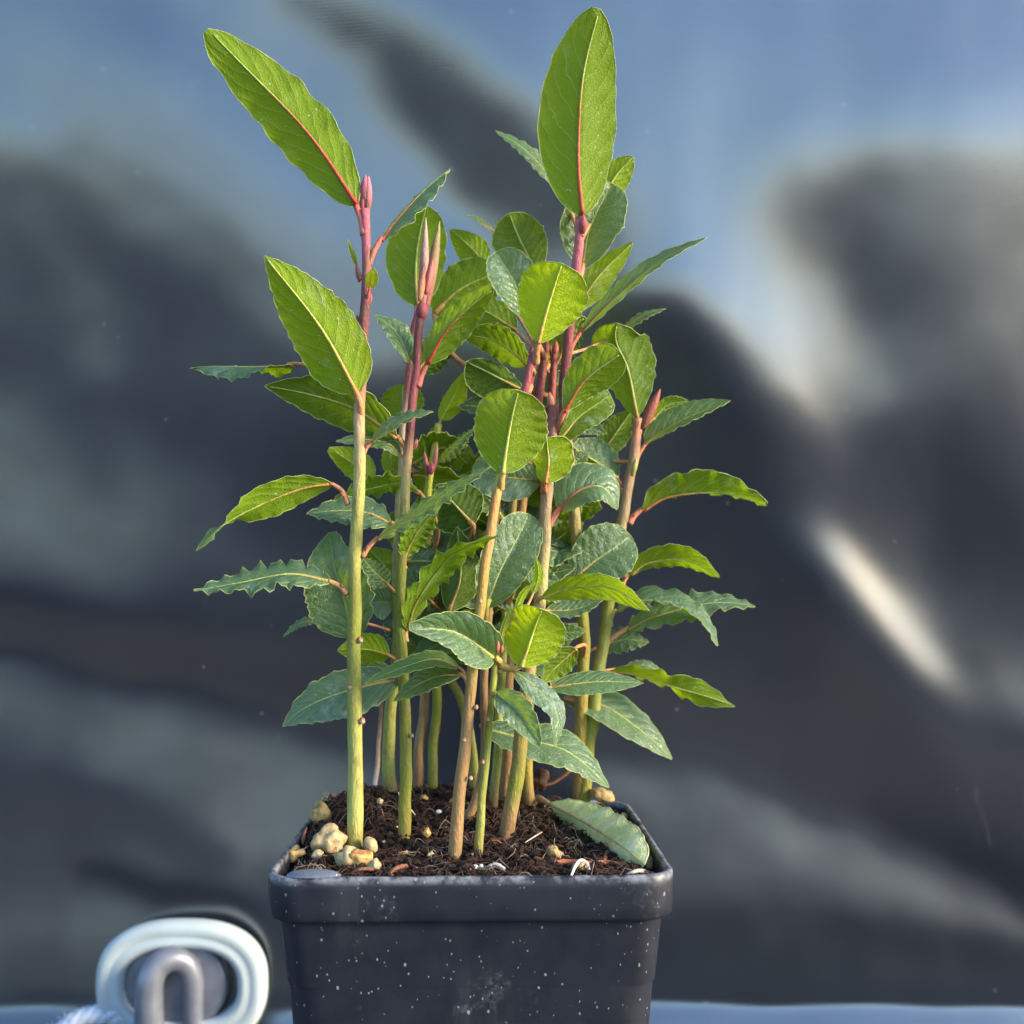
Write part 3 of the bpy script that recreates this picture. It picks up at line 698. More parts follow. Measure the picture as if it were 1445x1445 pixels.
def leaf(key, side, pts, wl, wr, R=None, dz=0., d=None, young=.2, sheen_wax=.25, dark=0., shape='ell', wave=.35, twist=(0, 0), near=None, red=.5, freq=6.5, name='leaf', thin=1., db=0., bud=False):
    pl = PL[key]; root = pl['root']; pl['nleaf'] += 1; seed = len(bpy.data.objects)*1.37 % 97
    da = stem_depth(key, pts[0][1]); d0 = (d if d is not None else da)+db; R = R or max(wl, wr)*1.04
    bp_ = pts[1:]; L_ = [0]
    for q0, q1 in zip(bp_, bp_[1:]): L_.append(L_[-1]+math.hypot(q1[0]-q0[0], q1[1]-q0[1]))
    P3 = [W(q[0], q[1], d0+dz*(s_/L_[-1])) for q, s_ in zip(bp_, L_)]
    V, Fc, UV, eL, eR, mid = blade(root, side, P3, wl, wr, R, shape, wave, twist, seed, near, freq=freq)
    o = mesh(name, V, Fc, M_LEAF, root, uvs=UV); o['seed'] = seed; o['young'] = float(young); o['sheen_wax'] = float(sheen_wax); o['dark'] = float(dark)
    k = d0/F; sc = clamp(R/34, .22, 1.15)*thin
    # pale thickened margin
    path = eL+eR[::-1]; v, f, c = tube(path, [.0095*max(sc, .5)*(1+.5*noise.noise(Vector((i*.6, seed, 0)))) for i in range(len(path))], 5, [tuple(x*(1+.35*noise.noise(Vector((i*.45, seed, 3)))) for x in (.34, .42, .13)) for i in range(len(path))])
    mesh('margin', v, f, M_STEM, o, colors=c)
    # midrib, red at its foot
    foot = tuple(lerp(a, b, red) for a, b in zip((.42, .42, .08), RED)); mc = tuple(lerp(a, b, young) for a, b in zip((.30, .38, .12), (.55, .55, .10)))
    n = len(mid); us = [i/(n-1) for i in range(n)]
    v, f, c = tube([p-nn*.008*sc for p, nn in mid[:-1]], [lerp(.055, .010, u**.6)*sc for u in us[:-1]], 7, [grad([(0, foot), (.12+.35*red, tuple(lerp(a, b, .35+.4*red) for a, b in zip(mc, foot))), (.3+.4*red, mc), (1, mc)], u) for u in us[:-1]])
    mesh('midrib', v, f, M_STEM, o, colors=c)
    # petiole
    a3 = W(pts[0][0], pts[0][1], da); b3 = P3[0]; t = (P3[1]-P3[0]).normalized()*((b3-a3).length*.35)
    pc_ = tuple(lerp(a, b, .25+.75*red) for a, b in zip((.40, .36, .08), (.50, .13, .10)))
    pth_ = catmull([a3, a3.lerp(b3-t*.75, .62), b3, b3+t*.25], 12)
    v, f, c = tube(pth_, [lerp(.095, .062, i/12)*max(sc, .45) for i in range(13)], 9, [pc_]*8+[grad([(0, pc_), (1, foot)], i/5) for i in range(5)])
    mesh('petiole', v, f, M_STEM, o, colors=c)
    if bud: spindle(root, a3+(b3-a3)*.22+Vector((0, -.05, .06)), Vector((b3.x-a3.x, -.05, abs(b3.x-a3.x)+.25)), .17, .035, (.50, .10, .12))
    return o
def spindle(root, p, direction, length, r, c0, c1=None, name='bud', curve=0.):
    dr = Vector(direction).normalized(); n = 10
    c0 = tuple(x*.62 for x in c0); c1 = tuple(x*.62 for x in c1) if c1 else None
    path = [p+dr*(length*i/n)+Vector((curve*math.sin(math.pi*i/n), 0, 0)) for i in range(n+1)]
    rr = [r*max(.06, math.sin(math.pi*clamp(.10+.9*i/n))**.8) for i in range(n+1)]
    v, f, c = tube(path, rr, 9, [tuple(lerp(a, b, i/n) for a, b in zip(c0, c1 or c0)) for i in range(n+1)])
    return mesh(name, v, f, M_STEM, root, colors=c)
def scar(key, px, py, r=.07, c=(.30, .10, .08)):
    k = stem_depth(key, py); p = W(px, py, k-.12)
    V = [p+Vector((q.x*r, q.y*r, q.z*r*1.2))*(1+.4*noise.noise(q*2+Vector((px, 0, 0)))) for q in IV2]
    mesh('bud_scar', V, IF2, M_STEM, PL[key]['root'], colors=[c if q.z > 0 else (.52, .30, .22) for q in IV2])

plant('A', [(500,1199),(501,1050),(500,900),(503,750),(507,640),(508,560),(514,470),(517,400),(517,340),(516,295)], -.3, (12, 6.5),
      [(0, YEL), (.05, (.36, .36, .10)), (.35, GREEN), (.55, (.36, .34, .09)), (.66, (.44, .30, .15)), (.74, PINK), (.84, PURP), (1, (.45, .10, .13))],
      'tallest left cutting with the thickest green stem and a pink bud on top')
plant('B', [(570,1182),(573,1080),(571,980),(566,900),(566,830),(570,740),(574,660),(580,600),(587,520),(592,450)], -.2, (9.5, 6),
      [(0, YEL), (.1, GREEN), (.6, GREEN), (.72, (.42, .30, .14)), (.78, PURP), (.85, PINK), (1, PURP)],
      'second cutting from the left, green stem turning pink with folded pink leaf tips')
plant('C', [(641,1212),(648,1130),(658,1040),(666,950),(676,860),(690,770),(700,710),(708,668),(722,620),(738,565),(747,530),(753,492)], .3, (10, 6),
      [(0, TAN), (.3, TAN), (.45, YEL), (.7, ORANGE), (.74, LIME), (.85, PINK), (1, PINK)],
      'slanting tan stemmed front cutting carrying a heart shaped and a lime green round leaf')
plant('D', [(674,1206),(680,1120),(690,1030),(697,960),(702,918),(706,890)], 0, (7, 4.5), [(0, YEL), (.15, OLIVE), (.6, GREEN), (1, LIME)],
      'short thin green cutting in front with a yellowish round leaf')
plant('E', [(713,1182),(727,1110),(738,1030),(745,960),(752,900),(762,850),(767,780),(771,700),(775,650),(779,610),(781,572)], -.4, (12, 7.5),
      [(0, BROWN), (.06, TAN), (.12, GREEN), (.3, TAN), (.6, (.36, .30, .12)), (.85, (.30, .18, .12)), (1, PINK)],
      'thick stemmed middle cutting right of the thin green one, brown scorched at its foot')
plant('F', [(822,1134),(830,1060),(840,990),(850,910),(860,850),(871,790),(880,730),(886,690),(895,640),(899,605),(899,590)], -1.2, (11, 7),
      [(0, GREEN), (.4, OLIVE), (.55, GREEN), (.7, (.30, .24, .12)), (.9, (.34, .20, .12)), (1, (.52, .22, .14))],
      'rightmost cutting leaning right with wavy leaves spreading over the pot edge')
plant('G', [(817,1118),(821,1000),(824,920),(818,800),(812,731),(800,620),(796,550),(803,480),(812,400),(818,340),(819,306)], -3.0, (10, 6.5),
      [(0, TAN), (.15, YEL), (.4, GREEN), (.6, (.34, .22, .14)), (.72, PURP), (.85, PINK), (1, (.55, .14, .18))],
      'tallest right cutting crowned by a single large upright leaf')
plant('H', [(553,1122),(547,1060),(551,1000),(560,930),(562,800),(566,700),(571,600),(576,550),(582,480),(590,440)], -.6, (10, 5),
      [(0, BROWN), (.05, OLIVE), (.4, GREEN), (.75, (.40, .30, .18)), (.85, PINK), (1, PINK)],
      'curved green stemmed cutting close behind the second cutting from the left')
plant('J', [(589,1112),(592,1060),(600,990),(605,900),(604,820),(600,770)], -.4, (8, 5), [(0, BROWN), (.3, (.30, .20, .09)), (1, TAN)],
      'brown stemmed cutting at the back left, between two green stems')
plant('K', [(610,1094),(612,1050),(618,980),(613,900),(606,800),(603,740),(606,680),(612,640),(619,598)], -1.6, (7.5, 5), [(0, OLIVE), (.2, GREEN), (1, LIME)],
      'thin yellow green cutting at the back with a folded yellow green leaf on top')
plant('L', [(669,1120),(666,1050),(650,985),(637,955),(626,890),(620,800),(616,740)], -.8, (7.5, 4.5), [(0, OLIVE), (1, GREEN)],
      'green cutting leaning left behind the slanting tan stem')
plant('M', [(656,1160),(674,1120),(684,1070),(683,960),(690,860),(698,760),(702,700)], -.2, (7.5, 5), [(0, TAN), (.3, BROWN), (1, TAN)],
      'brown cutting with a bent foot behind the thin green front stem')
plant('N', [(696,1140),(702,1060),(706,980),(712,900),(716,800),(726,700),(738,600),(752,520),(760,492)], -.6, (7, 5), [(0, BROWN), (.1, OLIVE), (.6, GREEN), (.8, PINK), (1, PINK)],
      'olive stemmed cutting just behind and right of the thin green front stem')
plant('O', [(711,1134),(716,1070),(718,960),(726,800),(746,650),(764,540),(770,498)], -1.0, (9, 6), [(0, BROWN), (.2, TAN), (.7, TAN), (.85, PINK), (1, PINK)],
      'tan stemmed cutting behind the middle, left of the thick stem')
plant('P', [(746,1140),(743,1060),(750,950),(760,800),(772,650),(781,540),(784,500)], -1.0, (9, 5), [(0, BROWN), (.1, YEL), (.6, OLIVE), (.8, PINK), (1, PINK)],
      'yellowish stemmed cutting mostly hidden behind the thick middle stem')
plant('I', [(527,1117),(533,1075),(536,1040),(538,1005),(540,985)], .3, (3.8, 2.5), [(0, (.5, .42, .36)), (.4, (.42, .26, .18)), (1, BROWN)],
      'thin bare dead twig standing behind the thickest stem', 'dead_twig', 'twig', group='twigs')

# ---- leaves (stem point, blade foot, ..., tip)
leaf('A','u',[(514,332),(502,290),(455,215),(398,148),(293,49)],43,44,dz=-.6,young=.42,sheen_wax=.1,shape='tip',wave=.5,red=1,freq=5)
leaf('A','t',[(520,375),(537,338),(578,290),(632,233)],9,23,30,dz=.8,young=.1,sheen_wax=.5,wave=.6,red=.9)
leaf('A','u',[(510,395),(504,376),(497,355),(491,338)],4,3,young=.7,red=1,wave=.1)
leaf('A','u',[(518,428),(521,408),(528,378)],9,9,young=.85,dz=-.3,red=1,wave=.1,db=-.25)
leaf('A','u',[(509,588),(503,554),(452,462),(373,361)],48,50,dz=-1.0,young=.55,sheen_wax=.35,shape='ov',wave=.35,red=.5,freq=9,db=-.3)
leaf('A','t',[(508,540),(415,513),(380,517),(325,517),(268,512)],22,3,28,dz=.8,db=.8,sheen_wax=.5,wave=.7,twist=(60,0))
leaf('A','t',[(513,641),(524,623),(560,598),(609,577)],15,8,22,dz=-.3,sheen_wax=.4,wave=.5,bud=True,red=.8)
leaf('A','u',[(491,712),(468,683),(425,690),(360,716),(312,743),(277,777)],20,22,27,dz=-.5,young=.45,wave=.55,twist=(0,120),red=.6,bud=True)
leaf('A','t',[(511,786),(531,760),(600,716),(650,682),(690,656)],13,15,28,dz=-1.2,wave=.9,young=.25,red=.6,bud=True,freq=8)
leaf('A','t',[(491,838),(466,821),(410,810),(340,822),(274,835)],18,20,36,dz=-.5,sheen_wax=.5,wave=1.1,freq=8,red=.35,bud=True)
leaf('A','t',[(503,908),(497,898),(487,850),(472,800),(466,750)],52,44,dz=.3,db=1.1,sheen_wax=.35,shape='ov',wave=.5,red=0,freq=8)
leaf('H','t',[(553,890),(450,875),(425,879),(397,896)],6,6,15,db=-1.0,dz=0,sheen_wax=.5,wave=.5)
leaf('H','u',[(558,935),(549,925),(520,917),(477,917)],22,24,dz=0,db=-.4,young=.65,wave=.3)
leaf('B','t',[(572,945),(562,957),(490,975),(430,997),(394,1019)],34,30,44,dz=-.4,sheen_wax=.7,wave=.35)
leaf('B','u',[(590,546),(603,512),(628,470),(660,435),(696,405)],25,26,32,dz=-.8,young=.35,red=1,wave=.3,near='v')
leaf('B','t',[(587,530),(580,511),(560,470),(532,441)],14,18,23,dz=.5,wave=.5,sheen_wax=.3)
leaf('B','u',[(578,648),(561,617),(500,577),(440,557),(377,540)],30,30,37,dz=-.1,young=.15,dark=.3,wave=.3)
leaf('B','t',[(574,668),(566,642),(540,623),(474,619)],12,13,20,sheen_wax=.4,wave=.4)
leaf('B','t',[(568,752),(553,738),(510,722),(433,720)],22,22,34,db=-.2,dz=-.3,sheen_wax=.6,wave=.5)
leaf('B','u',[(572,803),(570,786),(586,755),(616,714)],15,17,25,dz=-.6,young=.35,wave=1.2,red=.4,freq=8)
leaf('B','u',[(573,906),(573,886),(590,845),(635,786),(703,746)],14,19,30,dz=-2.6,young=.35,wave=1.1,red=.3,freq=8)
leaf('H','u',[(540,690),(527,677),(500,655),(465,634)],20,22,d=33.,young=.6,wave=.25)
leaf('H','u',[(575,690),(564,673),(553,655),(548,622)],14,14,d=33.,young=.5)
leaf('J','u',[(602,800),(592,694),(565,682),(520,690),(467,703)],9,13,26,d=31.6,young=.15,wave=1.0)
leaf('C','t',[(661,962),(648,942),(612,930),(560,945),(515,965)],10,12,22,dz=-.5,young=.5,wave=.4,red=.5)
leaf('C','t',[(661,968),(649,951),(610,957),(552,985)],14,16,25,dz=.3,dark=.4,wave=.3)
leaf('C','u',[(706,690),(709,668),(718,612),(730,550)],53,53,dz=-.5,db=-.25,young=.52,shape='rnd',wave=.25,red=.1)
leaf('C','u',[(756,512),(759,485),(772,438),(792,372)],50,50,dz=-.4,db=-.3,young=1.0,sheen_wax=0,shape='ob',wave=.2,red=.5)
leaf('D','t',[(703,933),(700,929),(655,898),(625,888),(581,884)],30,35,40,dz=-1.3,db=-.4,sheen_wax=.6,shape='ov',wave=.2,near='v',red=.2)
leaf('D','u',[(706,938),(735,940),(748,905),(763,857)],43,46,dz=-.3,db=-.2,young=.85,sheen_wax=.2,shape='rnd',wave=.15,red=0)
leaf('D','u',[(703,925),(705,907),(713,880),(723,852)],4,4,young=.8,red=.8,wave=.1,db=-.3)
leaf('D','u',[(712,892),(727,862),(740,836),(756,822)],5,5,young=1,red=0,wave=.2,db=-.2)
leaf('D','u',[(740,860),(752,838),(760,812),(756,786)],7,7,young=.8,red=.3,wave=.3,d=29.5)
leaf('D','t',[(703,948),(726,946),(755,970),(785,1005),(788,1053)],15,15,21,dz=-.9,sheen_wax=.7,wave=.3,red=.1,shape='lan')
leaf('D','t',[(697,985),(700,978),(730,1003),(762,1053)],22,20,26,dz=-.7,db=-.2,sheen_wax=1.,wave=.35,near='v',red=0)
leaf('N','t',[(704,1025),(682,1026),(735,1042),(800,1060),(863,1107)],25,23,38,d=31.6,dz=0,sheen_wax=.6,wave=.3,red=0)
leaf('N','t',[(710,905),(686,857),(708,800),(750,727)],36,38,d=30.,dz=0,sheen_wax=.6,shape='rnd',wave=.2,red=0)
leaf('E','t',[(770,692),(763,678),(718,674),(667,662)],34,34,d=30.3,dz=-.2,sheen_wax=.9,shape='rnd',wave=.4)
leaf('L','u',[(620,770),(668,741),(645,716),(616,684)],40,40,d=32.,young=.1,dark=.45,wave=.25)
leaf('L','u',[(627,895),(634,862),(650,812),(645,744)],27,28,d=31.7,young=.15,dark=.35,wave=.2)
leaf('E','u',[(789,606),(796,581),(825,537),(876,498)],33,29,37,dz=-.7,db=-.3,young=.3,shape='ob',red=.9,wave=.2,near='v')
leaf('E','u',[(768,693),(769,681),(774,650),(768,616)],24,37,dz=-.4,db=-.5,young=.62,sheen_wax=.6,shape='rnd',red=.7,wave=.2)
leaf('E','t',[(786,632),(791,621),(820,586),(864,560)],15,25,28,dz=.3,sheen_wax=.9,wave=.2,shape='rnd')
leaf('E','t',[(774,742),(789,719),(818,692),(850,687),(878,712)],36,24,43,dz=.2,sheen_wax=.5,wave=.2,red=.9,bud=True)
leaf('E','u',[(757,852),(765,843),(805,830),(860,829),(918,861)],17,20,27,dz=-1.0,db=-.3,young=.35,wave=.2,red=.2)
leaf('E','t',[(757,872),(770,862),(810,860),(852,846)],14,10,20,d=31.6,sheen_wax=.5)
leaf('F','u',[(901,612),(899,590),(886,522),(869,482),(870,456)],34,46,dz=-.5,young=.2,shape='ob',wave=.25,red=.3)
leaf('F','t',[(896,657),(911,626),(928,612),(973,588),(1031,566)],24,9,28,dz=-.3,sheen_wax=.5,wave=.25,red=.6)
leaf('F','u',[(907,602),(921,592),(942,572),(971,566)],10,14,18,db=.8,young=.3)
leaf('F','u',[(881,697),(870,676),(843,653),(797,628)],3,33,37,dz=-.4,young=.25,wave=.3,red=.5,bud=True)
leaf('F','u',[(888,739),(906,718),(945,701),(1010,695),(1083,705)],30,-2,36,dz=-.5,young=.2,wave=.7,red=.7,bud=True,freq=5.5)
leaf('F','u',[(878,826),(889,809),(916,794),(966,790),(1017,809)],20,10,28,dz=-.4,young=.25,wave=.3,red=.4,bud=True)
leaf('G','t',[(819,815),(808,818),(842,790),(892,758)],42,40,db=-.2,sheen_wax=.5,shape='rnd',wave=.2)
leaf('F','t',[(861,884),(868,862),(905,848),(950,853),(992,877),(1018,906)],21,2,29,dz=-1.0,sheen_wax=.5,wave=.6,red=.2)
leaf('F','t',[(852,912),(884,887),(925,870),(1000,851),(1066,847)],20,15,33,dz=.1,sheen_wax=.5,wave=.9,red=.4,freq=8)
leaf('E','t',[(749,992),(776,970),(842,962),(908,963)],15,16,23,d=30.4,dz=0,young=.35,sheen_wax=.5,wave=.2)
leaf('F','u',[(845,952),(860,948),(895,952),(935,965),(985,979),(1038,996)],17,4,25,dz=-.4,young=.35,wave=.7,twist=(0,110))
leaf('G','t',[(821,990),(797,985),(850,995),(900,1027),(952,1067)],25,21,35,db=.3,dz=0,sheen_wax=.5,wave=.15)
leaf('G','t',[(824,925),(845,913),(880,903),(916,906)],16,15,25,db=.8,sheen_wax=.5,wave=.8)
leaf('G','t',[(823,955),(880,942),(915,940),(944,960)],7,6,15,db=1.2,sheen_wax=.4)
leaf('G','u',[(823,928),(812,914),(790,936),(763,960)],19,19,25,d=32.,young=.35,dark=.3)
leaf('G','u',[(820,334),(819,304),(816,210),(822,110),(839,17)],57,54,dz=-.5,db=-.2,young=.42,sheen_wax=.1,shape='tip',wave=.12,red=1)
leaf('G','t',[(816,345),(785,262),(750,220),(702,180)],14,15,22,db=1.2,sheen_wax=.4)
leaf('G','u',[(819,342),(845,292),(868,250),(893,221)],22,21,db=1.4,young=.55,shape='tip',wave=.15)
leaf('G','t',[(812,405),(822,377),(833,320),(864,258)],44,42,db=.8,dz=0,sheen_wax=.5,shape='rnd',wave=.12)
leaf('G','u',[(806,472),(814,437),(845,390),(892,343)],20,21,db=.5,young=.65,wave=.15)
leaf('G','t',[(802,507),(820,467),(868,420),(925,372),(995,331)],17,11,27,dz=-.4,young=.2,sheen_wax=.3,wave=.25,red=1)
leaf('G','t',[(800,500),(878,466),(905,446),(939,432)],7,9,17,db=1.2,sheen_wax=.3)
leaf('H','u',[(590,452),(588,432),(587,370),(596,293)],44,40,d=33.2,young=.45,shape='rnd',wave=.15)
leaf('P','u',[(778,560),(612,442),(650,408),(702,384)],40,40,d=33.8,young=.45,shape='rnd',wave=.3)
leaf('P','u',[(780,540),(686,377),(665,350),(635,325)],22,22,d=34.2,young=.55,wave=.15)
leaf('P','t',[(782,520),(695,325),(678,312),(661,302)],5,6,10,d=34.,sheen_wax=.3)
leaf('O','u',[(768,510),(755,385),(735,342),(717,304)],38,38,d=32.8,young=.3,dark=.35,shape='rnd',wave=.2)
leaf('O','t',[(769,505),(743,449),(727,402),(700,354)],31,34,d=31.2,dz=0,young=.3,sheen_wax=.5,shape='rnd',wave=.2)
leaf('O','u',[(766,520),(728,467),(690,442),(650,424)],25,25,d=33.4,young=.35,wave=.25)
leaf('N','u',[(752,528),(745,515),(700,482),(649,470)],18,21,28,d=31.4,young=.25,dark=.25,wave=.5)
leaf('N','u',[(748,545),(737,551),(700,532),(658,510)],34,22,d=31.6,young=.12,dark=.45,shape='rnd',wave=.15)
leaf('K','u',[(615,615),(622,593),(640,560),(656,528)],14,18,dz=0,young=.9,wave=.15,red=.1)
leaf('K','u',[(612,640),(626,620),(645,640),(674,668)],20,19,db=.6,young=.2,dark=.35)
leaf('K','t',[(610,660),(619,651),(640,630),(668,604)],9,14,20,dz=-.4,wave=.8,db=-.3)
leaf('K','u',[(609,660),(603,650),(608,622),(620,592)],6,7,12,young=.3,wave=.4)
leaf('H','u',[(571,607),(570,592),(568,567),(566,544)],31,29,d=34.,young=.35,shape='rnd')
leaf('H','u',[(563,835),(556,816),(541,796),(519,774)],20,21,d=32.8,young=.35)
leaf('J','u',[(603,835),(585,812),(600,790),(617,777)],20,18,d=33.,young=.4)
leaf('H','t',[(562,845),(548,826),(527,806),(512,788)],19,13,25,d=31.3,wave=.9,dark=.2)
leaf('H','t',[(562,860),(556,852),(540,850),(520,850)],24,25,d=32.6,sheen_wax=.8,wave=.3)
leaf('F','u',[(893,652),(850,638),(870,610),(892,578)],22,21,d=33.6,young=.2,dark=.2,wave=.3)
# leaves deep in the middle of the clump
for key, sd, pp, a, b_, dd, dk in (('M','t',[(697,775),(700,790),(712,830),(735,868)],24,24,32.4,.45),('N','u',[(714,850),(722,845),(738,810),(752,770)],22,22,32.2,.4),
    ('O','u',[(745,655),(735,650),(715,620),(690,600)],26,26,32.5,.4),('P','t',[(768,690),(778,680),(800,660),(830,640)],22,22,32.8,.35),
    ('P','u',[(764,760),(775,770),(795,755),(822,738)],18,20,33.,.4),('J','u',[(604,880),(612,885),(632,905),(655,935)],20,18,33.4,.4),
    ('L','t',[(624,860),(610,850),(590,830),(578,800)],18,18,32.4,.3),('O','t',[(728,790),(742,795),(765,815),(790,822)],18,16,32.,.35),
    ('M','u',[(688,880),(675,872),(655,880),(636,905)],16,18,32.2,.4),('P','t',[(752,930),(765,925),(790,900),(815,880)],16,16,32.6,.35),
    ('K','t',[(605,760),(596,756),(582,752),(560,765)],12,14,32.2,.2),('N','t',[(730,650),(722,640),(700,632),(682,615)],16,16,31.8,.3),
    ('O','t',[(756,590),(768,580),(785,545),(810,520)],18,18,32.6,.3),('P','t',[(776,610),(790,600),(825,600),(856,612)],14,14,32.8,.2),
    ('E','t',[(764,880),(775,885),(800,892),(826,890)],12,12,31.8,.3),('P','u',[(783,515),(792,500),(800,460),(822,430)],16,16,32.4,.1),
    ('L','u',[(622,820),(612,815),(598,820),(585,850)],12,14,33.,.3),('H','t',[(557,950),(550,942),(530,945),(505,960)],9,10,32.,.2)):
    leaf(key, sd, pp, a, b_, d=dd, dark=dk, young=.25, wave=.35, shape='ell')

r3 = random.Random(21)
stemx = {k_: PL[k_]['pts'] for k_ in 'HJKLMNOP'}
def stem_x(k_, y):
    P_ = stemx[k_]
    for a, b in zip(P_, P_[1:]):
        if a[1] >= y >= b[1]: return lerp(a[0], b[0], (a[1]-y)/max(a[1]-b[1], 1e-6))
    return P_[-1][0]
for n_ in range(78):
    k_ = r3.choice('HJKKLLMNNOOPP'); P_ = stemx[k_]; y = r3.uniform(max(P_[-1][1]+15, 470), 945); x = stem_x(k_, y)
    if x < 600: sx_ = r3.choice((1, 1, 1, -1))
    elif x > 740: sx_ = r3.choice((-1, -1, 1))
    else: sx_ = r3.choice((1, -1))
    L_ = r3.uniform(80, 118); a = r3.uniform(-.5, 1.1); ex, ey = x+sx_*L_*math.cos(a), y-L_*math.sin(a)+r3.uniform(5, 30)
    if ex < 540 or ex > 850 or ey < 400: continue
    bx, by = lerp(x, ex, .16), lerp(y, ey, .2); mx_, my_ = lerp(bx, ex, .5), lerp(by, ey, .5)-r3.uniform(2, 12); hw = r3.uniform(21, 33); sd = 'u' if ey < 760 and r3.random() < .65 else 't'
    leaf(k_, sd, [(x, y), (bx, by), (mx_, my_), (ex, ey)], hw*r3.uniform(.6, 1), hw*r3.uniform(.6, 1), hw*1.25, d=max(stem_depth(k_, y), 32.3)+r3.uniform(.1, 1.0), dz=r3.uniform(-.4, .6), young=r3.uniform(.05, .4), dark=r3.uniform(.1, .5), sheen_wax=r3.uniform(.1, .5), wave=r3.uniform(.2, .8), red=.2)

# buds, new shoots and leaf scars
A = PL['A']['root']; p = W(516, 300, stem_depth('A', 300))
spindle(A, W(515,305,29.0), (.02, -.1, 1), 1.02, .155, (.30,.05,.08), (.62,.16,.22))
spindle(A, W(519,300,28.9), (.03, 0, 1), .92, .10, (.42,.08,.11), (.72,.30,.34))
spindle(A, W(511,303,28.9), (.06, 0, 1), .78, .08, (.45,.10,.14), (.60,.16,.20))
spindle(A, W(509,465,29.0), (-.25, -.1, 1), .38, .07, (.42,.10,.07), (.40,.16,.06))
spindle(A, W(520,430,29.0), (.2, 0, 1), .30, .07, (.55,.08,.11))
spindle(A, W(507,398,29.0), (-.2, 0, 1), .45, .06, (.60,.10,.12), (.45,.35,.08))
B = PL['B']['root']
spindle(B, W(596,445,30.6), (.04, -.05, 1), 2.55, .13, (.45,.12,.12), (.66,.48,.42))
spindle(B, W(600,440,30.8), (.16, 0, 1), 2.45, .15, (.42,.10,.10), (.36,.34,.14))
spindle(B, W(592,425,30.4), (.12, 0, 1), .9, .10, (.62,.34,.14), (.65,.14,.14))
spindle(B, W(601,415,30.5), (.2, 0, 1), .95, .10, (.55,.16,.16), (.70,.18,.20))
spindle(B, W(594,452,30.6), (.1, 0, 1), .55, .17, (.22,.04,.06), (.40,.06,.10))
spindle(B, W(583,634,30.55), (.35, -.1, .9), .3, .08, (.5,.14,.16))
spindle(PL['K']['root'], W(604,672,32.0), (-.15, 0, 1), .7, .07, (.45,.08,.12), (.62,.14,.18))
spindle(PL['K']['root'], W(608,670,31.9), (.1, 0, 1), .35, .09, (.50,.06,.12))
spindle(PL['K']['root'], W(612,665,32.2), (.12, 0, 1), .8, .07, (.45,.16,.14), (.60,.24,.24))
spindle(PL['F']['root'], W(906,606,32.6), (.45, -.05, 1), 1.25, .15, (.34,.12,.06), (.50,.12,.08))
spindle(PL['F']['root'], W(892,672,32.8), (.22, -.2, 1), .55, .09, (.40,.40,.08), (.45,.50,.14))
spindle(PL['D']['root'], W(702,922,28.3), (.05, -.2, 1), .32, .06, (.55,.20,.07), (.60,.22,.14))
spindle(PL['D']['root'], W(707,922,28.3), (.15, -.2, 1), .22, .05, (.55,.20,.07))
spindle(PL['G']['root'], W(822,330,30.4), (.03, -.3, 1), .5, .12, (.36,.08,.10), (.50,.10,.13))
spindle(PL['E']['root'], W(778,580,30.3), (-.1, -.1, 1), .5, .10, (.55,.14,.16), (.6,.3,.12))
for k_ in 'NOP':
    q = PL[k_]['path'][-1]; spindle(PL[k_]['root'], q-Vector((0,0,.1)), (.06, 0, 1), .5, .11, (.42,.10,.10), (.55,.14,.08))
for key, x, y in (('A',508,903),('A',494,969),('A',511,1017),('C',655,1044),('C',672,998),('C',678,848),('B',581,1038),('E',729,1100),('D',688,1015),('F',870,799),('D',681,1075),('C',664,1098)):
    scar(key, x, y, .075 if key == 'A' else .055, (.30,.10,.08) if key == 'A' else (.34,.20,.10))

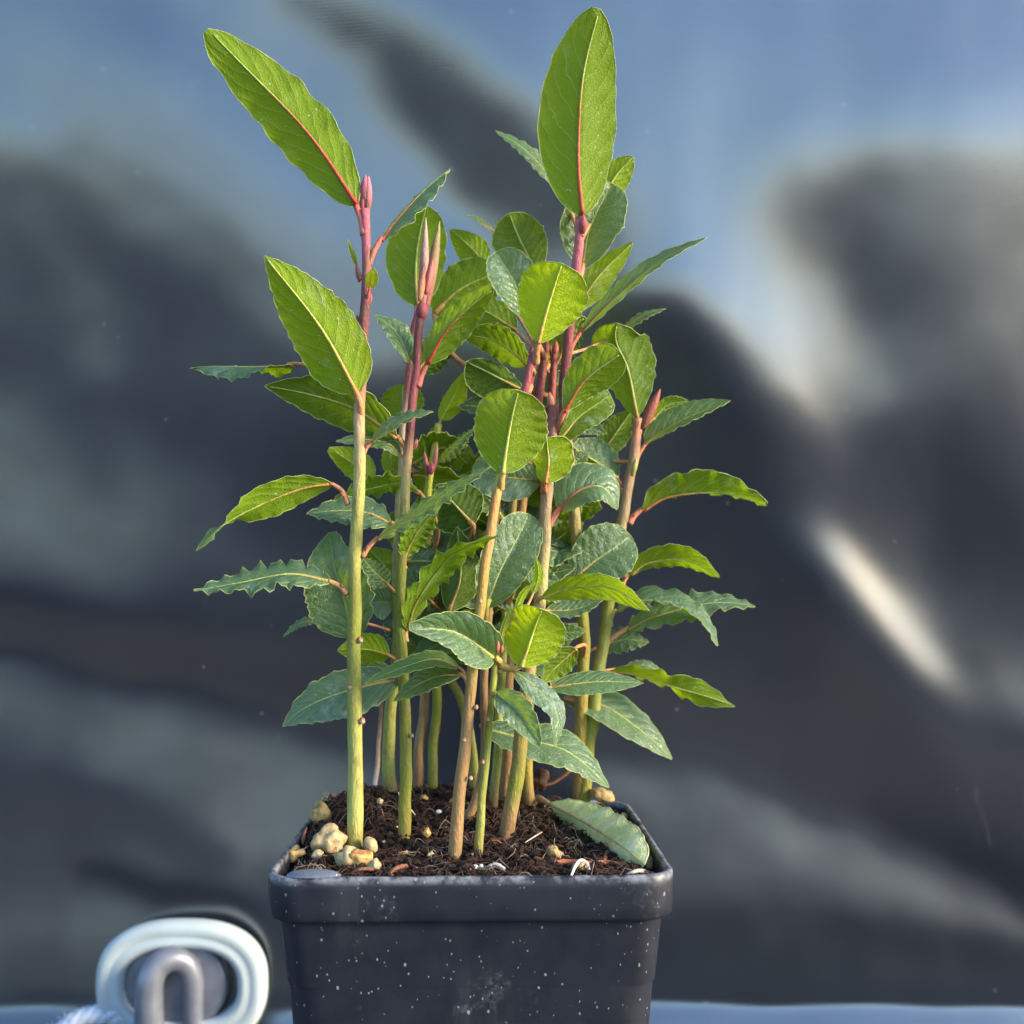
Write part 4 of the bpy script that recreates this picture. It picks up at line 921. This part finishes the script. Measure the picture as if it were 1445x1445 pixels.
# fallen leaf lying on the soil
fl = [(775,1134),(812,1153),(850,1176),(885,1200),(909,1219)]; P3 = [W(x, y, soil_hit(x, y+14)-.55) for x, y in fl]
V, Fc, UV, eL, eR, mid = blade(None, 't', P3, 35, 31, 40, 'rnd', .35, (0, 0), 11, near='x', freq=7)
fo = tag(mesh('fallen_leaf', V, Fc, M_LEAF, None, P3[0], uvs=UV), 'pale dry fallen leaf lying on the soil at the front right', 'leaf')
fo['seed'] = 11.; fo['young'] = .55; fo['sheen_wax'] = 1.0; fo['dark'] = 0.
m2, nt2, N2, L2, p2 = newmat('dry_leaf'); b2 = NB(nt2); P2 = b2.coord()
nA = b2.noise(P2, 160, 5, .65); c2 = b2.mix(b2.ramp(nA, .35, .7), (.36, .40, .13), (.58, .60, .31)); rt = b2.ramp(b2.voro(P2, 620, 'DISTANCE_TO_EDGE'), .10, .0)
c2 = b2.mix(b2.math('MULTIPLY', rt, .35), c2, (.60, .60, .36)); c2 = b2.mix(b2.math('MULTIPLY', b2.ramp(b2.noise(P2, 90, 4), .58, .72), .6), c2, (.26, .15, .06))
L2.new(c2, p2.inputs['Base Color']); p2.inputs['Roughness'].default_value = .6; L2.new(b2.bump(b2.math('ADD', nA, b2.math('MULTIPLY', rt, .4)), .5, .0008), p2.inputs['Normal'])
fo.data.materials.clear(); fo.data.materials.append(m2)
v, f, c = tube(eL+eR[::-1], [.014]*(2*len(eL)), 5, [(.50,.52,.26)]*(2*len(eL))); mesh('margin', v, f, M_STEM, fo, colors=c)
v, f, c = tube([p_+nn_*.006 for p_, nn_ in mid[:-1]], [lerp(.05, .012, i/30) for i in range(30)], 7, [(.40,.32,.14)]*30); mesh('midrib', v, f, M_STEM, fo, colors=c)
st = catmull([W(752, 1133, soil_hit(752, 1140)-.1), W(760, 1127, soil_hit(760, 1140)-.1), P3[0]], 12)
v, f, c = tube(st, [lerp(.11, .06, i/12) for i in range(13)], 8, [(.36,.24,.12)]*13); mesh('petiole', v, f, M_STEM, fo, colors=c)
